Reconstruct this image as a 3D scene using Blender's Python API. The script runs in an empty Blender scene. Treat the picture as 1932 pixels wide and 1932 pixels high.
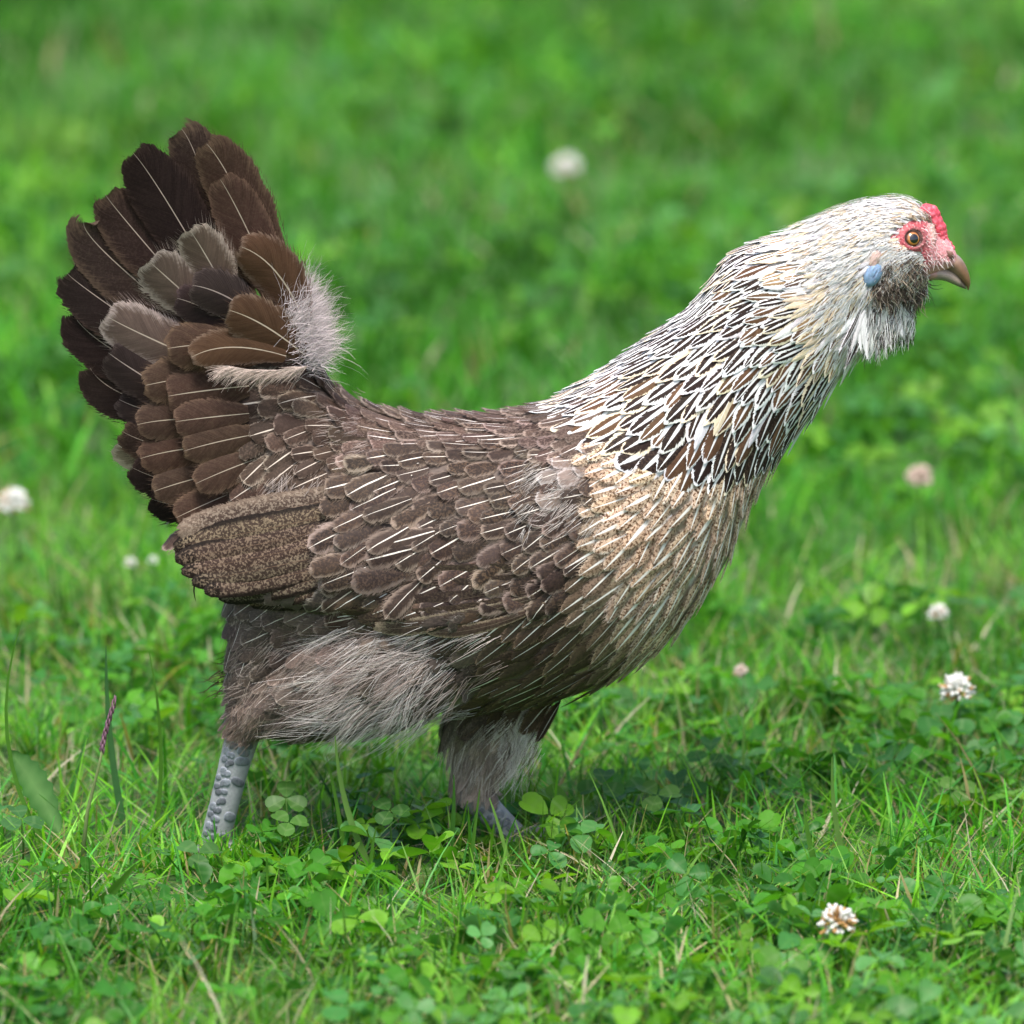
import bpy, bmesh, math, random
import numpy as np
from mathutils import Vector, Matrix, noise
from mathutils.bvhtree import BVHTree

random.seed(7)
RNG = np.random.default_rng(11)
scene = bpy.context.scene
COL = scene.collection
R = math.radians

# ------------------------------------------------------------------ camera
PITCH = R(12.0)          # the camera looks down a little
DIST = 5.0               # metres to the hen
FW = 0.566               # width of the view at the hen, metres
PX = FW / 1932.0         # metres per design pixel at the hen
FWD = Vector((0, math.cos(PITCH), -math.sin(PITCH)))
UP = Vector((0, math.sin(PITCH), math.cos(PITCH)))


def make_at(zc):
    cam = Vector((0, 0, zc)) - FWD * DIST

    def at(px, py, Y=0.0):
        d = FWD + Vector((1, 0, 0)) * ((px / 1932 - .5) * FW / DIST) + UP * ((.5 - py / 1932) * FW / DIST)
        return cam + d * ((Y - cam.y) / d.y)

    def ray(px, py):
        d = FWD + Vector((1, 0, 0)) * ((px / 1932 - .5) * FW / DIST) + UP * ((.5 - py / 1932) * FW / DIST)
        return cam, d.normalized()
    return cam, at, ray


_, _at, _ = make_at(0.0)
ZC = -_at(402, 1625, -.03).z
CAM, at, ray = make_at(ZC)


def ground(px, py, z=0.0):
    o, d = ray(px, py)
    return o + d * ((z - o.z) / d.z)


cd = bpy.data.cameras.new('camera')
cam_ob = bpy.data.objects.new('camera', cd)
COL.objects.link(cam_ob)
cam_ob.location = CAM
cam_ob.rotation_euler = (math.pi / 2 - PITCH, 0, 0)
cd.sensor_width = 36.0
cd.lens = 36.0 * DIST / FW
cd.clip_start = .1
cd.clip_end = 600.0
cd.dof.use_dof = True
cd.dof.focus_distance = DIST - .05
cd.dof.aperture_fstop = (cd.lens / 1000) / .043
scene.camera = cam_ob

# ------------------------------------------------------------------ light
SUN_EL, SUN_AZ = R(68), R(186)      # azimuth clockwise from +Y (seen from above)
world = bpy.data.worlds.new('World')
scene.world = world
world.use_nodes = True
nt = world.node_tree
nt.nodes.clear()
sky = nt.nodes.new('ShaderNodeTexSky')
sky.sky_type = 'NISHITA'
sky.sun_disc = False
sky.sun_elevation = SUN_EL
sky.sun_rotation = SUN_AZ
sky.air_density = 1.0
sky.dust_density = 4.0
sky.ozone_density = 1.0
bg = nt.nodes.new('ShaderNodeBackground')
bg.inputs[1].default_value = .10
wo = nt.nodes.new('ShaderNodeOutputWorld')
nt.links.new(sky.outputs[0], bg.inputs[0])
nt.links.new(bg.outputs[0], wo.inputs[0])
sd = bpy.data.lights.new('sun', 'SUN')
sd.energy = 1.5
sd.angle = R(16)
sd.color = (1.0, .96, .9)
sun = bpy.data.objects.new('sun', sd)
COL.objects.link(sun)
sv = Vector((math.sin(SUN_AZ) * math.cos(SUN_EL), math.cos(SUN_AZ) * math.cos(SUN_EL), math.sin(SUN_EL)))
sun.rotation_euler = sv.to_track_quat('Z', 'Y').to_euler()
sun.location = (0, 0, 6)
scene.view_settings.view_transform = 'Standard'
scene.view_settings.look = 'None'
scene.view_settings.gamma = 1.0
scene.view_settings.use_curve_mapping = False
scene.view_settings.exposure = 1.42
scene.render.engine = 'CYCLES'
scene.cycles.use_denoising = True
scene.cycles.max_bounces = 8
scene.cycles.transparent_max_bounces = 24
scene.cycles.use_adaptive_sampling = False


# ------------------------------------------------------------------ node helper
class NT:
    def __init__(self, name):
        self.m = bpy.data.materials.new(name)
        self.m.use_nodes = True
        self.t = self.m.node_tree
        self.t.nodes.clear()
        self.out = self.t.nodes.new('ShaderNodeOutputMaterial')

    def link(self, a, b):
        self.t.links.new(a, b)

    def _set(self, sock, v):
        if isinstance(v, bpy.types.NodeSocket):
            self.link(v, sock)
        else:
            sock.default_value = v

    def attr(self, name, out='Color'):
        n = self.t.nodes.new('ShaderNodeAttribute')
        n.attribute_name = name
        return n.outputs[out]

    def math(self, op, a, b=None, c=None, clamp=False):
        n = self.t.nodes.new('ShaderNodeMath')
        n.operation = op
        n.use_clamp = clamp
        self._set(n.inputs[0], a)
        if b is not None:
            self._set(n.inputs[1], b)
        if c is not None:
            self._set(n.inputs[2], c)
        return n.outputs[0]

    def sep(self, v):
        n = self.t.nodes.new('ShaderNodeSeparateXYZ')
        self.link(v, n.inputs[0])
        return n.outputs

    def comb(self, x, y, z):
        n = self.t.nodes.new('ShaderNodeCombineXYZ')
        for s, v in zip(n.inputs, (x, y, z)):
            self._set(s, v)
        return n.outputs[0]

    def smooth(self, x, lo, hi, a=0.0, b=1.0):
        n = self.t.nodes.new('ShaderNodeMapRange')
        n.interpolation_type = 'SMOOTHSTEP'
        self._set(n.inputs[0], x)
        for i, v in zip((1, 2, 3, 4), (lo, hi, a, b)):
            self._set(n.inputs[i], v)
        return n.outputs[0]

    def mix(self, f, a, b, mode='MIX'):
        n = self.t.nodes.new('ShaderNodeMix')
        n.data_type = 'RGBA'
        n.blend_type = mode
        self._set(n.inputs[0], f)
        self._set(n.inputs[6], a)
        self._set(n.inputs[7], b)
        return n.outputs[2]

    def noise(self, vec, scale, detail=2.0, rough=.5):
        n = self.t.nodes.new('ShaderNodeTexNoise')
        if vec is not None:
            self.link(vec, n.inputs['Vector'])
        n.inputs['Scale'].default_value = scale
        n.inputs['Detail'].default_value = detail
        n.inputs['Roughness'].default_value = rough
        return n.outputs[0]

    def objco(self):
        n = self.t.nodes.new('ShaderNodeTexCoord')
        return n.outputs['Object']

    def bump(self, h, strength, dist):
        n = self.t.nodes.new('ShaderNodeBump')
        n.inputs['Strength'].default_value = strength
        n.inputs['Distance'].default_value = dist
        self.link(h, n.inputs['Height'])
        return n.outputs[0]

    def principled(self, **kw):
        n = self.t.nodes.new('ShaderNodeBsdfPrincipled')
        for k, v in kw.items():
            self._set(n.inputs[k.replace('_', ' ')], v)
        return n

    def surface(self, s):
        self.link(s, self.out.inputs[0])
        return self.m


def feather_material():
    t = NT('feather')
    u, v, seed = t.sep(t.attr('fuv', 'Vector'))
    sw, edge, mott = t.sep(t.attr('fp', 'Vector'))
    L, W, sharp = t.sep(t.attr('fl', 'Vector'))
    soft = t.attr('soft', 'Fac')
    ca, cb, cs, cm = t.attr('ca'), t.attr('cb'), t.attr('cs'), t.attr('cm')
    au = t.math('ABSOLUTE', u)
    oc = t.objco()
    nz = t.noise(oc, 520, 2)
    ph = t.math('SUBTRACT', t.math('MULTIPLY', v, L), t.math('MULTIPLY', t.math('MULTIPLY', au, W), .55))
    barb = t.noise(t.comb(t.math('MULTIPLY', ph, 1500.0), t.math('MULTIPLY', u, 1.1), t.math('MULTIPLY', seed, 91.0)), 1.0, 3, .6)
    tip0 = t.attr('tip0', 'Fac')
    mr = t.attr('mr', 'Fac')
    tip = t.math('DIVIDE', t.math('SUBTRACT', v, tip0), t.math('SUBTRACT', 1.0, tip0))
    e = t.math('MAXIMUM', au, tip)
    e = t.math('ADD', e, t.math('MULTIPLY', t.math('SUBTRACT', barb, .5), .55))
    e = t.math('ADD', e, t.math('MULTIPLY', t.math('SUBTRACT', nz, .5), .35))
    em = t.smooth(e, edge, t.math('ADD', edge, sharp))
    c = t.mix(em, ca, cb)
    mz = t.noise(oc, 760, 2, .6)
    mm = t.math('MULTIPLY', t.smooth(mz, .48, .58), mott)
    mm = t.math('MULTIPLY', mm, t.math('MULTIPLY', t.smooth(au, t.math('SUBTRACT', mr, .13), t.math('ADD', mr, .13), 1.0, .06), t.smooth(v, .93, .985, 1.0, .15)))
    c = t.mix(mm, c, cm)
    blo = t.noise(t.comb(t.math('MULTIPLY', ph, 260.0), t.math('MULTIPLY', u, 1.6), t.math('MULTIPLY', seed, 53.0)), 1.0, 2, .5)
    blf = t.math('ADD', .62, t.math('MULTIPLY', blo, .76))
    c = t.mix(1.0, c, t.comb(blf, blf, blf), 'MULTIPLY')
    bm = t.math('ADD', .68, t.math('MULTIPLY', barb, .64))
    c = t.mix(1.0, c, t.comb(bm, bm, bm), 'MULTIPLY')
    swv = t.math('MULTIPLY', sw, t.math('SUBTRACT', 1.1, t.math('MULTIPLY', v, .75)))
    sm = t.smooth(au, t.math('MULTIPLY', swv, .6), t.math('MULTIPLY', swv, 1.25), 1.0, 0.0)
    sm = t.math('MULTIPLY', sm, t.math('GREATER_THAN', sw, .001))
    c = t.mix(sm, c, cs)
    bp = t.bump(barb, .35, .0006)
    p = t.principled(Base_Color=c, Roughness=.55, Normal=bp)
    p.inputs['Specular IOR Level'].default_value = .09
    # barbs part from each other towards the rim of the vane
    e2 = t.math('MAXIMUM', au, t.math('DIVIDE', t.math('SUBTRACT', v, .80), .20))
    rim = t.noise(t.comb(t.math('MULTIPLY', ph, 1150.0), t.math('MULTIPLY', u, .9), t.math('MULTIPLY', seed, 17.0)), 1.0, 3, .65)
    e2 = t.math('ADD', e2, t.math('MULTIPLY', t.math('SUBTRACT', rim, .45), soft))
    gap = t.math('GREATER_THAN', e2, .92)
    tr = t.t.nodes.new('ShaderNodeBsdfTransparent')
    mx = t.t.nodes.new('ShaderNodeMixShader')
    t.link(gap, mx.inputs[0])
    t.link(p.outputs[0], mx.inputs[1])
    t.link(tr.outputs[0], mx.inputs[2])
    return t.surface(mx.outputs[0])


def vcol_material(name, rough=.5, spec=.4, bump_scale=0, bump_d=.0004, bump_s=.5, sss=0.0, coat=0.0, mottle=.25, mscale=300):
    t = NT(name)
    oc = t.objco()
    c = t.attr('col')
    nz = t.noise(oc, mscale, 3)
    f = t.math('ADD', 1 - mottle, t.math('MULTIPLY', nz, 2 * mottle))
    c = t.mix(1.0, c, t.comb(f, f, f), 'MULTIPLY')
    kw = dict(Base_Color=c, Roughness=rough)
    if bump_scale:
        kw['Normal'] = t.bump(t.noise(oc, bump_scale, 3), bump_s, bump_d)
    p = t.principled(**kw)
    p.inputs['Specular IOR Level'].default_value = spec
    if sss:
        p.inputs['Subsurface Weight'].default_value = sss
        p.inputs['Subsurface Radius'].default_value = (.004, .0015, .001)
        p.inputs['Subsurface Scale'].default_value = 1.0
    if coat:
        p.inputs['Coat Weight'].default_value = coat
        p.inputs['Coat Roughness'].default_value = .02
    return t.surface(p.outputs[0])


def plain_material(name, rgb, rough=.5, spec=.4, coat=0.0, mottle=.15, mscale=200):
    t = NT(name)
    nz = t.noise(t.objco(), mscale, 3)
    f = t.math('ADD', 1 - mottle, t.math('MULTIPLY', nz, 2 * mottle))
    c = t.mix(1.0, (*rgb, 1), t.comb(f, f, f), 'MULTIPLY')
    p = t.principled(Base_Color=c, Roughness=rough)
    p.inputs['Specular IOR Level'].default_value = spec
    if coat:
        p.inputs['Coat Weight'].default_value = coat
        p.inputs['Coat Roughness'].default_value = .01
    return t.surface(p.outputs[0])


def leaf_material(name, clover=False):
    t = NT(name)
    c = t.attr('col')
    if clover:
        lx, ly, s = t.sep(t.attr('luv', 'Vector'))
        b = t.math('ABSOLUTE', t.math('SUBTRACT', t.math('ADD', ly, t.math('MULTIPLY', t.math('ABSOLUTE', lx), .35)), .55))
        m = t.math('MULTIPLY', t.smooth(b, .03, .12, 1.0, 0.0), t.math('MULTIPLY', s, .22))
        c = t.mix(m, c, (.30, .42, .20, 1))
        vein = t.smooth(t.math('ABSOLUTE', lx), .008, .03, .3, 0.0)
        c = t.mix(vein, c, (.16, .30, .07, 1))
    nz = t.noise(t.objco(), 160 if clover else 90, 3)
    f = t.math('ADD', .72, t.math('MULTIPLY', nz, .56))
    c = t.mix(1.0, c, t.comb(f, f, f), 'MULTIPLY')
    p = t.principled(Base_Color=c, Roughness=.40)
    p.inputs['Specular IOR Level'].default_value = .2
    tr = t.t.nodes.new('ShaderNodeBsdfTranslucent')
    ct = t.mix(1.0, c, (1.35, 1.35, .4, 1), 'MULTIPLY')
    t.link(ct, tr.inputs[0])
    mx = t.t.nodes.new('ShaderNodeMixShader')
    mx.inputs[0].default_value = .42
    t.link(p.outputs[0], mx.inputs[1])
    t.link(tr.outputs[0], mx.inputs[2])
    return t.surface(mx.outputs[0])


M_FEATHER = feather_material()
M_BODY = vcol_material('skin_and_down', .6, .25, 900, .0005, .5)
M_FACE = vcol_material('bare_face_skin', .45, .4, 1100, .0005, .6, sss=.25, mottle=.3, mscale=700)
M_BEAK = vcol_material('beak_horn', .32, .45, 300, .0003, .3, mottle=.3, mscale=260)
M_SCALE = vcol_material('leg_scales', .55, .3, 1300, .0004, .7, mottle=.55, mscale=520)
M_GRASS = leaf_material('grass_blades')
M_CLOVER = leaf_material('clover_leaves', True)
M_PETAL = vcol_material('clover_petals', .55, .25, mottle=.08)


# ------------------------------------------------------------------ object helpers
def tag(o, label=None, cat=None, group=None, kind=None):
    for k, v in (('label', label), ('category', cat), ('group', group), ('kind', kind)):
        if v:
            o[k] = v
    return o


def link(name, me, mat=None, parent=None, smooth=True):
    o = bpy.data.objects.new(name, me)
    COL.objects.link(o)
    if mat:
        me.materials.append(mat)
    if parent:
        o.parent = parent
    if smooth and len(me.polygons):
        me.polygons.foreach_set('use_smooth', np.ones(len(me.polygons), dtype=bool))
    return o


def fcol(me, name, arr):
    a = me.attributes.new(name, 'FLOAT_COLOR', 'POINT')
    arr = np.asarray(arr, dtype=np.float32)
    if arr.shape[1] == 3:
        arr = np.concatenate([arr, np.ones((len(arr), 1), np.float32)], 1)
    a.data.foreach_set('color', arr.ravel())


def fvec(me, name, arr):
    a = me.attributes.new(name, 'FLOAT_VECTOR', 'POINT')
    a.data.foreach_set('vector', np.asarray(arr, dtype=np.float32).ravel())


def fast_mesh(name, V, faces_list):
    """V (n,3); faces_list: list of (m,k) int arrays of equal-sided faces."""
    me = bpy.data.meshes.new(name)
    V = np.asarray(V, dtype=np.float32)
    me.vertices.add(len(V))
    me.vertices.foreach_set('co', V.ravel())
    loops = np.concatenate([f.ravel() for f in faces_list]).astype(np.int32)
    tot = np.concatenate([np.full(len(f), f.shape[1], np.int32) for f in faces_list])
    start = np.concatenate([[0], np.cumsum(tot)[:-1]]).astype(np.int32)
    me.loops.add(len(loops))
    me.loops.foreach_set('vertex_index', loops)
    me.polygons.add(len(tot))
    me.polygons.foreach_set('loop_start', start)
    me.polygons.foreach_set('loop_total', tot)
    me.update(calc_edges=True)
    return me


def catmull(rows, sub):
    rows = np.asarray(rows, float)
    P = np.vstack([2 * rows[0] - rows[1], rows, 2 * rows[-1] - rows[-2]])
    out = []
    for i in range(1, len(P) - 2):
        for k in range(sub):
            t = k / sub
            a, b, c, d = P[i - 1], P[i], P[i + 1], P[i + 2]
            out.append(.5 * (2 * b + (c - a) * t + (2 * a - 5 * b + 4 * c - d) * t * t + (3 * b - a - 3 * c + d) * t ** 3))
    out.append(P[-2])
    return np.array(out)


def loft(rings, n=28):
    """rings: list of (center, axis_a, axis_b) Vectors -> closed verts/faces."""
    V, F = [], []
    for c, a, b in rings:
        for k in range(n):
            th = 2 * math.pi * k / n
            V.append(c + a * math.cos(th) + b * math.sin(th))
    for i in range(len(rings) - 1):
        for k in range(n):
            k2 = (k + 1) % n
            F.append((i * n + k, i * n + k2, (i + 1) * n + k2, (i + 1) * n + k))
    F.append(tuple(range(n - 1, -1, -1)))
    F.append(tuple(range((len(rings) - 1) * n, len(rings) * n)))
    return V, F


def pair_rings(rows, sub, Y=0.0):
    """rows: (xt, yt, xb, yb, half width) in design pixels."""
    out = []
    for xt, yt, xb, yb, w in catmull(rows, sub):
        T, B = at(xt, yt, Y), at(xb, yb, Y)
        out.append(((T + B) / 2, (T - B) / 2, Vector((0, max(w, .0003), 0))))
    return out


def tube_rings(pts, radii, squash=1.0):
    out = []
    for i, p in enumerate(pts):
        d = (pts[min(i + 1, len(pts) - 1)] - pts[max(i - 1, 0)]).normalized()
        s = Vector((0, 1, 0))
        s = (s - d * s.dot(d)).normalized()
        a = d.cross(s).normalized()
        out.append((p, a * radii[i], s * radii[i] * squash))
    return out


def merge(parts):
    V, F = [], []
    for v, f in parts:
        o = len(V)
        V += v
        F += [tuple(i + o for i in q) for q in f]
    return V, F


def remesh(V, F, voxel, smooth_iter=2):
    me = bpy.data.meshes.new('tmp')
    me.from_pydata([tuple(v) for v in V], [], F)
    bm = bmesh.new()
    bm.from_mesh(me)
    bmesh.ops.recalc_face_normals(bm, faces=bm.faces)
    bm.to_mesh(me)
    bm.free()
    o = bpy.data.objects.new('tmp', me)
    COL.objects.link(o)
    m = o.modifiers.new('r', 'REMESH')
    m.mode = 'VOXEL'
    m.voxel_size = voxel
    if smooth_iter:
        s = o.modifiers.new('s', 'SMOOTH')
        s.iterations = smooth_iter
        s.factor = .5
    dg = bpy.context.evaluated_depsgraph_get()
    res = bpy.data.meshes.new_from_object(o.evaluated_get(dg))
    bpy.data.objects.remove(o)
    bpy.data.meshes.remove(me)
    return res


# ------------------------------------------------------------------ hen: root
HEN = Vector((at(690, 1600, 0).x, 0, 0))
hen = bpy.data.objects.new('hen', None)
COL.objects.link(hen)
hen.location = HEN
hen.empty_display_size = .05
tag(hen, 'brown hen with white striped neck and fanned dark tail striding right across the lawn', 'hen')

# ------------------------------------------------------------------ hen: body (torso, neck, head, thighs, shanks, toes in one surface)
TORSO = [
    (440, 575, 330, 740, .008), (540, 640, 335, 900, .026), (640, 745, 400, 1070, .048), (760, 785, 500, 1215, .065),
    (880, 790, 660, 1300, .076), (1000, 778, 890, 1335, .079), (1090, 735, 1090, 1305, .075), (1170, 682, 1250, 1215, .067),
    (1240, 632, 1360, 1075, .055), (1300, 588, 1425, 930, .045), (1340, 536, 1495, 830, .037), (1386, 480, 1585, 715, .033),
    (1482, 440, 1640, 640, .029), (1560, 408, 1672, 596, .028), (1640, 384, 1700, 572, .0255), (1705, 381, 1728, 548, .022),
    (1746, 402, 1742, 527, .0170), (1769, 440, 1758, 521, .0132), (1790, 454, 1775, 512, .0105), (1803, 474, 1791, 508, .0085), (1808, 484, 1800, 506, .0050)]
parts = [loft(pair_rings(TORSO, 5), 36)]
YN, YF = -.03, .006
# near leg: feathered thigh and drumstick going back, then the scaly shank
pl = [at(830, 1215, -.036), at(725, 1255, -.044), at(620, 1298, -.046), at(540, 1335, -.042), at(480, 1352, -.036), at(462, 1372, -.034)]
parts.append(loft(tube_rings(pl, [.036, .036, .028, .0175, .0115, .0095], .9), 20))
rl = [at(560, 1090, -.02), at(520, 1165, -.024), at(497, 1240, -.028), at(482, 1300, -.031), at(470, 1348, -.034)]
parts.append(loft(tube_rings(rl, [.034, .0265, .019, .0135, .0095], .9), 18))
sn = [at(470, 1345, -.035), at(457, 1390, -.034), at(440, 1450, -.033), at(425, 1510, -.032), at(410, 1570, -.031), at(402, 1612, YN)]
parts.append(loft(tube_rings(sn, [.0095, .0097, .0088, .0085, .0085, .0088], .85), 16))
# far leg: shorter feathered thigh stepping forward
pf = [at(950, 1270, .03), at(930, 1350, .026), at(908, 1425, .020), at(893, 1480, .014), at(888, 1505, .012)]
parts.append(loft(tube_rings(pf, [.034, .027, .019, .012, .0095], .9), 20))
sf = [at(878, 1492, .012), at(905, 1512, .011), at(945, 1552, .009), at(988, 1598, .007)]
zf = sf[-1]
parts.append(loft(tube_rings(sf, [.0095, .0088, .0078, .0078], .9), 16))


def toes(base, heading):
    out = []
    base = Vector((base.x, base.y, .004))
    for ang, ln in ((-32, .048), (2, .056), (36, .046), (178, .022)):
        a = R(ang) + heading
        d = Vector((math.cos(a), math.sin(a), 0))
        pts = [base + Vector((0, 0, .002)), base + d * ln * .3 + Vector((0, 0, .001)), base + d * ln * .62 - Vector((0, 0, .003)),
               base + d * ln * .88 - Vector((0, 0, .005)), base + d * ln * 1.05 - Vector((0, 0, .008))]
        out.append(loft(tube_rings(pts, [.0062, .0046, .0042, .0036, .0012]), 10))
    return out


sn_end = sn[-1]
parts += toes(sn_end, R(0))
parts += toes(Vector((zf.x + .008, zf.y, 0)), R(-4))
V, F = merge(parts)
body_me = remesh(V, F, .0021, 3)
bv = np.empty(len(body_me.vertices) * 3, np.float32)
body_me.vertices.foreach_get('co', bv)
bv = bv.reshape(-1, 3)
BODY_BVH = BVHTree.FromPolygons([tuple(v) for v in bv], [tuple(p.vertices) for p in body_me.polygons])


def proj(p):
    """world point -> design pixel."""
    q = Vector(p) - CAM
    z = q.dot(FWD)
    return (q.x / z * DIST / FW + .5) * 1932, (.5 - q.dot(UP) / z * DIST / FW) * 1932


cols = np.zeros((len(bv), 3), np.float32)
for i, p in enumerate(bv):
    x, y = proj(p)
    if p[2] < .078 and (x < 520 and y > 1362 + (x - 470) * .2 or (x > 845 and y > 1495)) or p[2] < .02:
        c = (.30, .31, .32)
    elif x > 1745 and y > 425:
        c = (.62, .30, .28)
    elif x > 1300 or (x > 1000 and y < 900 - (1300 - x) * .35):
        c = (.62, .58, .53)
    elif x > 1050:
        c = (.38, .30, .22)
    elif y > 1300:
        c = (.20, .165, .14)
    else:
        c = (.12, .09, .075)
    cols[i] = c
fcol(body_me, 'col', cols)
bv_loc = bv - np.array(HEN, np.float32)
body_me.vertices.foreach_set('co', bv_loc.ravel())
body_me.update()
body = link('body', body_me, M_BODY, hen)

# ------------------------------------------------------------------ hen: wings (shield of the folded wing, feathers go on top)
WING = [(1130, 905, 1060, .066, .004), (1085, 862, 1125, .071, .009), (1000, 840, 1158, .075, .012), (900, 828, 1176, .077, .013),
        (780, 832, 1176, .075, .013), (690, 856, 1158, .071, .012), (600, 893, 1138, .066, .010), (500, 928, 1125, .058, .008),
        (420, 962, 1106, .050, .006), (355, 1000, 1075, .043, .004), (330, 1022, 1050, .040, .001)]
wr = []
def on_body(x, y):
    o, d = ray(x, y)
    loc = BODY_BVH.ray_cast(o, d)[0]
    return loc


for x, yt, yb, yc, th in catmull(WING, 4):
    T, B = at(x, yt, -yc + .016), at(x, yb, -yc)
    hb = on_body(x, yt + 12)          # the upper edge of the wing sinks into the back
    if hb is not None and hb.y < 0:
        k = min(1, max(0, (x - 380) / 160))
        T = T.lerp(hb + Vector((0, .004, 0)), k)
    wr.append(((T + B) / 2, (T - B) / 2, Vector((0, max(th, .0005), 0))))
WV, WF = loft(wr, 28)
WVn = np.array([tuple(v) for v in WV])


def wing_mesh(sign):
    w = WVn.copy()
    w[:, 1] *= sign
    f = WF if sign > 0 else [q[::-1] for q in WF]
    me = bpy.data.meshes.new('wing')
    me.from_pydata((w - np.array(HEN)).tolist(), [], f)
    fcol(me, 'col', np.tile((.085, .058, .047), (len(w), 1)))
    return me


wing = link('wing', wing_mesh(1), M_BODY, hen)
wing_far = link('wing', wing_mesh(-1), M_BODY, hen)

AV = [tuple(v) for v in bv] + [tuple(v) for v in WV]
AF = [tuple(p.vertices) for p in body_me.polygons] + [tuple(i + len(bv) for i in q) for q in WF]
BVH = BVHTree.FromPolygons(AV, AF)
CEN = Vector((HEN.x, 0, .2))


def hit(px, py, bvh=BVH):
    o, d = ray(px, py)
    loc, nrm, idx, dist = bvh.ray_cast(o, d)
    if loc is None:
        return None, None
    if nrm.dot(d) > 0:
        nrm = -nrm
    return loc, nrm


# ------------------------------------------------------------------ feather builder
class FB:
    def __init__(self):
        self.V, self.F, self.n = [], [], 0
        self.A = {k: [] for k in ('fuv', 'fp', 'fl', 'ca', 'cb', 'cs', 'cm', 'soft', 'tip0', 'mr')}

    def put(self, V, F, uv, pal, L, W, seed):
        m = len(V)
        self.V.append(V)
        self.F += [tuple(i + self.n for i in f) for f in F]
        self.n += m
        self.A['fuv'].append(np.column_stack([uv, np.full(m, seed)]))
        self.A['fp'].append(np.tile((pal['sw'], pal['edge'], pal['mott']), (m, 1)))
        self.A['fl'].append(np.tile((L, W, pal['sharp']), (m, 1)))
        self.A['mr'].append(np.full(m, pal.get('mr', .8)))
        self.A['tip0'].append(np.full(m, pal.get('tip0', .74)))
        self.A['soft'].append(np.full(m, pal.get('soft', .5)))
        for k in ('ca', 'cb', 'cs', 'cm'):
            self.A[k].append(np.tile(pal[k], (m, 1)))

    def mirror_of(self, other):
        for v in other.V:
            w = v.copy()
            w[:, 1] *= -1
            self.V.append(w)
        self.F += [tuple(i + self.n for i in f[::-1]) for f in other.F]
        self.n += other.n
        for k in self.A:
            self.A[k] += other.A[k]
        return self

    def build(self, name, parent, mat=None):
        V = np.concatenate(self.V) - np.array(HEN)
        me = bpy.data.meshes.new(name)
        me.from_pydata(V.tolist(), [], self.F)
        for k in ('fuv', 'fp', 'fl'):
            fvec(me, k, np.concatenate(self.A[k]))
        for k in ('ca', 'cb', 'cs', 'cm'):
            fcol(me, k, np.concatenate(self.A[k]))
        for k in ('soft', 'tip0', 'mr'):
            me.attributes.new(k, 'FLOAT', 'POINT').data.foreach_set('value', np.concatenate(self.A[k]).astype(np.float32))
        return link(name, me, mat or M_FEATHER, parent)


def width_profile(shape, v):
    if shape == 'lance':
        return np.minimum(1, .5 + 1.3 * v) * np.where(v < .45, 1, np.clip(1 - ((v - .45) / .55) ** 1.7, .02, 1))
    if shape == 'leaf':
        return np.minimum(1, .45 + 1.3 * v) * np.where(v < .5, 1, np.clip(1 - ((v - .5) / .5) ** 2.0, .02, 1) ** .8)
    if shape == 'broad':
        return np.minimum(1, .42 + 1.0 * v) * np.where(v < .70, 1, np.sqrt(np.clip(1 - ((v - .70) / .30) ** 2.1, .0, 1)) * .97 + .03)
    return np.minimum(1, .40 + 1.3 * v) * np.where(v < .62, 1, np.sqrt(np.clip(1 - ((v - .62) / .38) ** 2.1, .0, 1)) * .97 + .03)


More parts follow.
